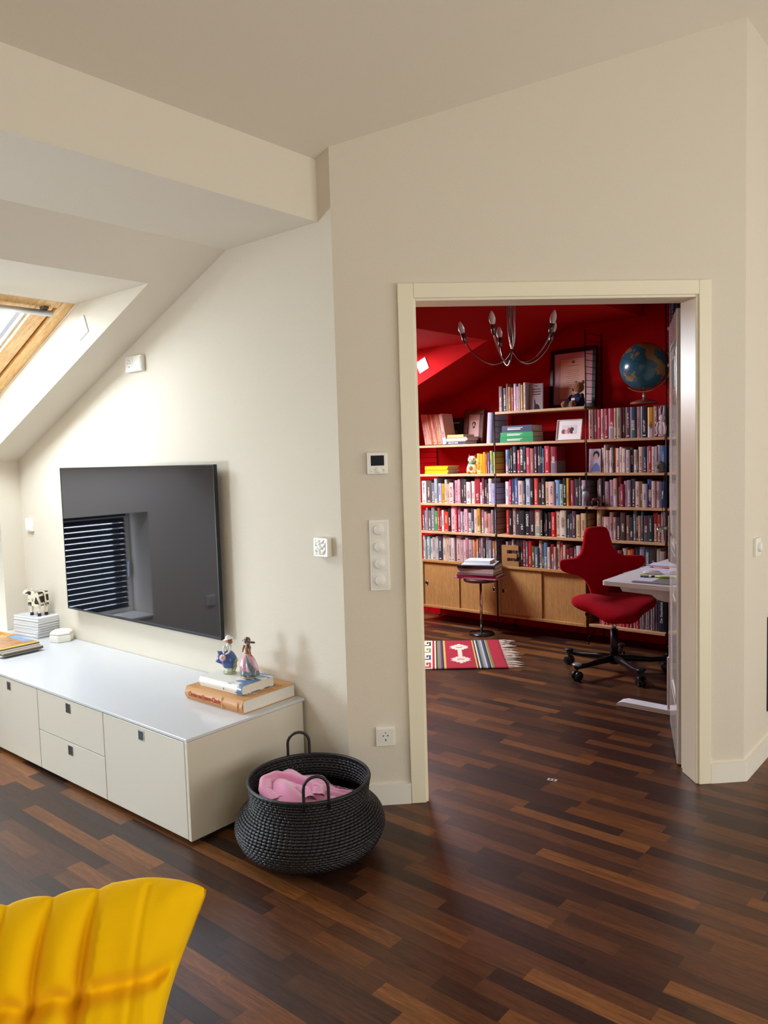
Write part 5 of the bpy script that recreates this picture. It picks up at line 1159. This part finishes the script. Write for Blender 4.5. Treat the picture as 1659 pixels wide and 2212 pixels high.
put('hub', MB().lathe([(.0001, .060), (.035, .060), (.040, .085), (.034, .115), (.026, .12)], 20), BLKA, ch)
cpos = math.atan2(2.201 - CC.y, -.044 - CC.x) - face
for k in range(5):
    a = cpos + k * 2 * math.pi / 5; ca, sa = math.cos(a), math.sin(a)
    lg = put('star_leg', MB().tube([(ca * .02, sa * .02, .095), (ca * .12, sa * .12, .095), (ca * .24, sa * .24, .085), (ca * .30, sa * .30, .088), (ca * .345, sa * .345, .092)], [.026, .022, .017, .017, .018], 10), BLKA, ch)
    put('foot_rest', MB().ball((ca * .335, sa * .335, .105), .032, 10, 0, None, (1, 1, .35)), mat('grey_step', '#8c8c90', .35, metal=.4) if k == 0 else BLKP, lg)
    cst = MB(); px, py = ca * .334, sa * .334; tx, ty = -sa, ca
    for s_ in (-1, 1):
        M_ = Matrix.Translation((px + tx * .017 * s_, py + ty * .017 * s_, .0315)) @ Matrix.Rotation(a + R(90), 4, 'Z') @ Matrix.Rotation(R(90), 4, 'Y')
        cst.lathe([(.0001, -.008), (.029, -.008), (.031, -.005), (.031, .005), (.029, .008), (.0001, .008)], 20, 0, M_)
    cst.tube([(px, py, .03), (px, py, .095)], .008, 8)
    put('caster', cst, BLKP, lg)

# --- white desk beside the opened door
DKW = mat('white_desk_laminate', '#e2dfe4', .4)
dk = thing('desk', 'white desk with steel foot standing behind the opened door', 'desk', (.318, 1.785, 0))
def rrect(x0, x1, y0, y1, r_, n=6):
    out = []
    for cx_, cy_, a0 in ((x1 - r_, y1 - r_, 0), (x0 + r_, y1 - r_, 90), (x0 + r_, y0 + r_, 180), (x1 - r_, y0 + r_, 270)):
        out += [(cx_ + r_ * math.cos(R(a0 + 90 * i / n)), cy_ + r_ * math.sin(R(a0 + 90 * i / n))) for i in range(n + 1)]
    return out
put('desktop', MB().prism(rrect(0, .768, 0, 1.28, .03), .716, .740, 'z'), DKW, dk, bevel=.003)
put('support_arm', MB().prism([(.070, .716), (.072, .690), (.085, .672), (.25, .668), (.285, .645), (.33, .636), (.45, .636), (.49, .668), (.70, .672), (.71, .716)], .10, .15, 'y'), DKW, dk, bevel=.004)
put('column', MB().box(.345, .425, .10, .16, .022, .64), DKW, dk, bevel=.006)
put('column_sleeve', MB().box(.338, .432, .094, .166, .022, .33), DKW, dk, bevel=.006)
put('foot', MB().prism([(.045, .004), (.70, .004), (.70, .022), (.66, .030), (.085, .030), (.05, .018)], .088, .172, 'y'), DKW, dk, bevel=.003)
put('support_arm', MB().box(.07, .70, 1.10, 1.15, .68, .716), DKW, dk, bevel=.004); put('column', MB().box(.345, .425, 1.10, 1.16, .022, .68), DKW, dk, bevel=.006); put('foot', MB().box(.05, .70, 1.088, 1.172, 0, .028), DKW, dk, bevel=.003)
put('cross_bar', MB().box(.36, .41, .15, 1.10, .668, .70), DKW, dk)
for xx in (.06, .69): put('glide', MB().lathe([(.014, 0), (.014, .005), (.0001, .005)], 12, 0, Matrix.Translation((xx, .13, 0))), BLKP, dk)
DZ = .7406
t = thing('spiral_notebook', 'white spiral notebook lying at the back of the desk', 'notebook', (.42, 2.50, DZ), R(4))
put('sheets', MB().box(-.10, .12, -.045, .09, 0, .005), mat('notebook_paper', '#dcd6ee', .7), t)
for i in range(15): put('spiral_ring', MB().tube([(-.095 + i * .015, -.046 + .005 * math.cos(a), .003 + .005 * math.sin(a)) for a in [2 * math.pi * k / 8 for k in range(8)]], .0008, 4, closed=True), mat('ring_metal', '#6a6a74', .3, metal=.8), t)
t = thing('pencil', 'red and orange pencil beside the spiral notebook', 'pencil', (.42, 2.386, DZ + .0040))
put('shaft', MB().tube([(-.03, 0, 0), (.09, 0, 0)], .0040, 6), mat('orange_pencil', '#d8744c', .4), t); put('cap', MB().tube([(-.056, 0, 0), (-.03, 0, 0)], .0040, 6), mat('pencil_red', '#a81038', .4), t)
o = put('paper_sheet', MB().box(-.11, .11, -.10, .10, 0, .0008), mat('notebook_paper', '#dcd6ee', .7), loc=(.475, 2.29, DZ), rot=(0, 0, R(6))); tag(o, 'loose white sheet between mouse and notebook', 'paper')
t = thing('computer_mouse', 'white low computer mouse on the desk', 'mouse', (.466, 2.165, DZ), R(18))
put('shell', MB().lathe([(.0001, .022), (.3, .0215), (.6, .019), (.85, .012), (1., .005), (.97, .003)], 28, 0, Matrix.Diagonal((.056, .029, 1, 1))), mat('glossy_white', '#e4dcd8', .12), t); put('mouse_base', MB().lathe([(.0001, 0), (.93, 0), (.96, .003), (.0001, .003)], 28, 0, Matrix.Diagonal((.056, .029, 1, 1))), mat('grey_base', '#8a8488', .5), t)
t = thing('eraser', 'lime and blue boxed eraser on the desk papers', 'eraser', (.500, 1.985, DZ + .0062), R(4))
put('blue_sleeve', MB().box(-.030, .012, -.011, .011, 0, .008), mat('sleeve_blue', '#22386c', .4), t, bevel=.001); put('lime_sleeve', MB().box(-.030, .012, -.011, .011, .0081, .015), mat('sleeve_lime', '#b8cc34', .4), t, bevel=.001)
t = thing('highlighter', 'lime green marker pen lying on the desk papers', 'pen', (.60, 2.00, DZ + .0125))
put('barrel', MB().tube([(-.055, 0, 0), (.06, 0, 0)], .0060, 10), mat('marker_lime', '#a8b428', .35), t); put('pen_cap', MB().tube([(-.075, 0, 0), (-.055, 0, 0)], .0062, 10), BLKP, t)
o = put('keys', MB().tube([(.012 * math.cos(a), .012 * math.sin(a), .0012) for a in [2 * math.pi * k / 12 for k in range(12)]], .0012, 6, closed=True).box(.01, .035, -.004, .004, 0, .003).box(-.03, -.01, -.004, .004, 0, .003), STEEL, loc=(.530, 2.035, DZ + .0002)); tag(o, 'bunch of keys behind the lime eraser', 'keys')
t = thing('magazine_on_desk', 'grey thin magazine at the front edge of the desk', 'magazine', (.63, 1.92, DZ), R(2)); put('cover', MB().box(-.15, .12, -.095, .105, 0, .006), mat('grey_magazine', '#8a8890', .35, var=.2), t); put('note_sheet', MB().box(-.155, -.05, -.06, .075, .0061, .0064), mat('notebook_paper', '#dcd6ee', .7), t)

# --- five-armed chandelier
CX, CY = -.02, 1.425
cl = thing('chandelier', 'silver five armed chandelier with unlit candle bulbs in the study', 'chandelier', (CX, CY, 0))
CHS = mat('satin_chrome', '#a8a2a2', .25, metal=1.); BULB = mat('frosted_bulb', '#e4d8d6', .35, trans=.25)
zc = ceilz(CX)
put('canopy', MB().lathe([(.0001, zc - .075), (.03, zc - .075), (.055, zc - .05), (.058, zc - .01)], 24), CHS, cl)
va2 = math.atan2(-2.345 - CY, 2.2326 - CX)
for k in range(5):
    a = va2 - R(90) + k * R(72) - R(3); ca, sa = math.cos(a), math.sin(a); oa, ob = math.cos(a + 2.4), math.sin(a + 2.4)
    kp = [(oa * .008, ob * .008, zc - .06), (oa * .012, ob * .012, 2.45), (oa * .020, ob * .020, 2.25), (ca * -.012, sa * -.012, 2.09), (ca * .028, sa * .028, 2.005), (ca * .085, sa * .085, 1.972), (ca * .145, sa * .145, 1.985), (ca * .195, sa * .195, 2.02), (ca * .235, sa * .235, 2.065), (ca * .258, sa * .258, 2.105)]
    pts_ = []
    for i in range(len(kp) - 1):
        p0, p1, p2, p3 = [Vector(kp[max(0, min(len(kp) - 1, i + d_))]) for d_ in (-1, 0, 1, 2)]
        for j in range(6):
            f = j / 6; pts_.append(.5 * (2 * p1 + (p2 - p0) * f + (2 * p0 - 5 * p1 + 4 * p2 - p3) * f * f + (3 * p1 - p0 - 3 * p2 + p3) * f ** 3))
    pts_.append(Vector(kp[-1]))
    am_ = put('arm', MB().tube(pts_, .0045, 8), CHS, cl)
    tilt = Matrix.Translation(kp[-1]) @ Matrix.Rotation(a, 4, 'Z') @ Matrix.Rotation(R(14), 4, 'Y')
    put('lamp_holder', MB().lathe([(.0001, -.012), (.007, -.012), (.009, -.002), (.012, .0), (.012, .046), (.0001, .047)], 16, 0, tilt), mat('dark_holder', '#6a5a58', .3, metal=.8), am_)
    put('candle_bulb', MB().lathe([(.011, .046), (.0155, .058), (.0175, .070), (.0155, .086), (.010, .102), (.004, .113), (.0001, .116)], 18, 0, tilt), BULB, am_)
# small card on the floor in the doorway
t = thing('floor_card', 'tiny white card with dark marks lying on the doorway floor', 'card', (.558, .741, .0), R(12))
put('card', MB().box(-.021, .021, -.011, .011, .0, .0006), mat('card_white', '#c8c4c0', .5), t); put('card_mark', MB().box(-.012, -.004, -.006, .006, .0006, .0009), INKB, t); put('card_mark', MB().box(.003, .013, -.006, .005, .0006, .0009), INKB, t)
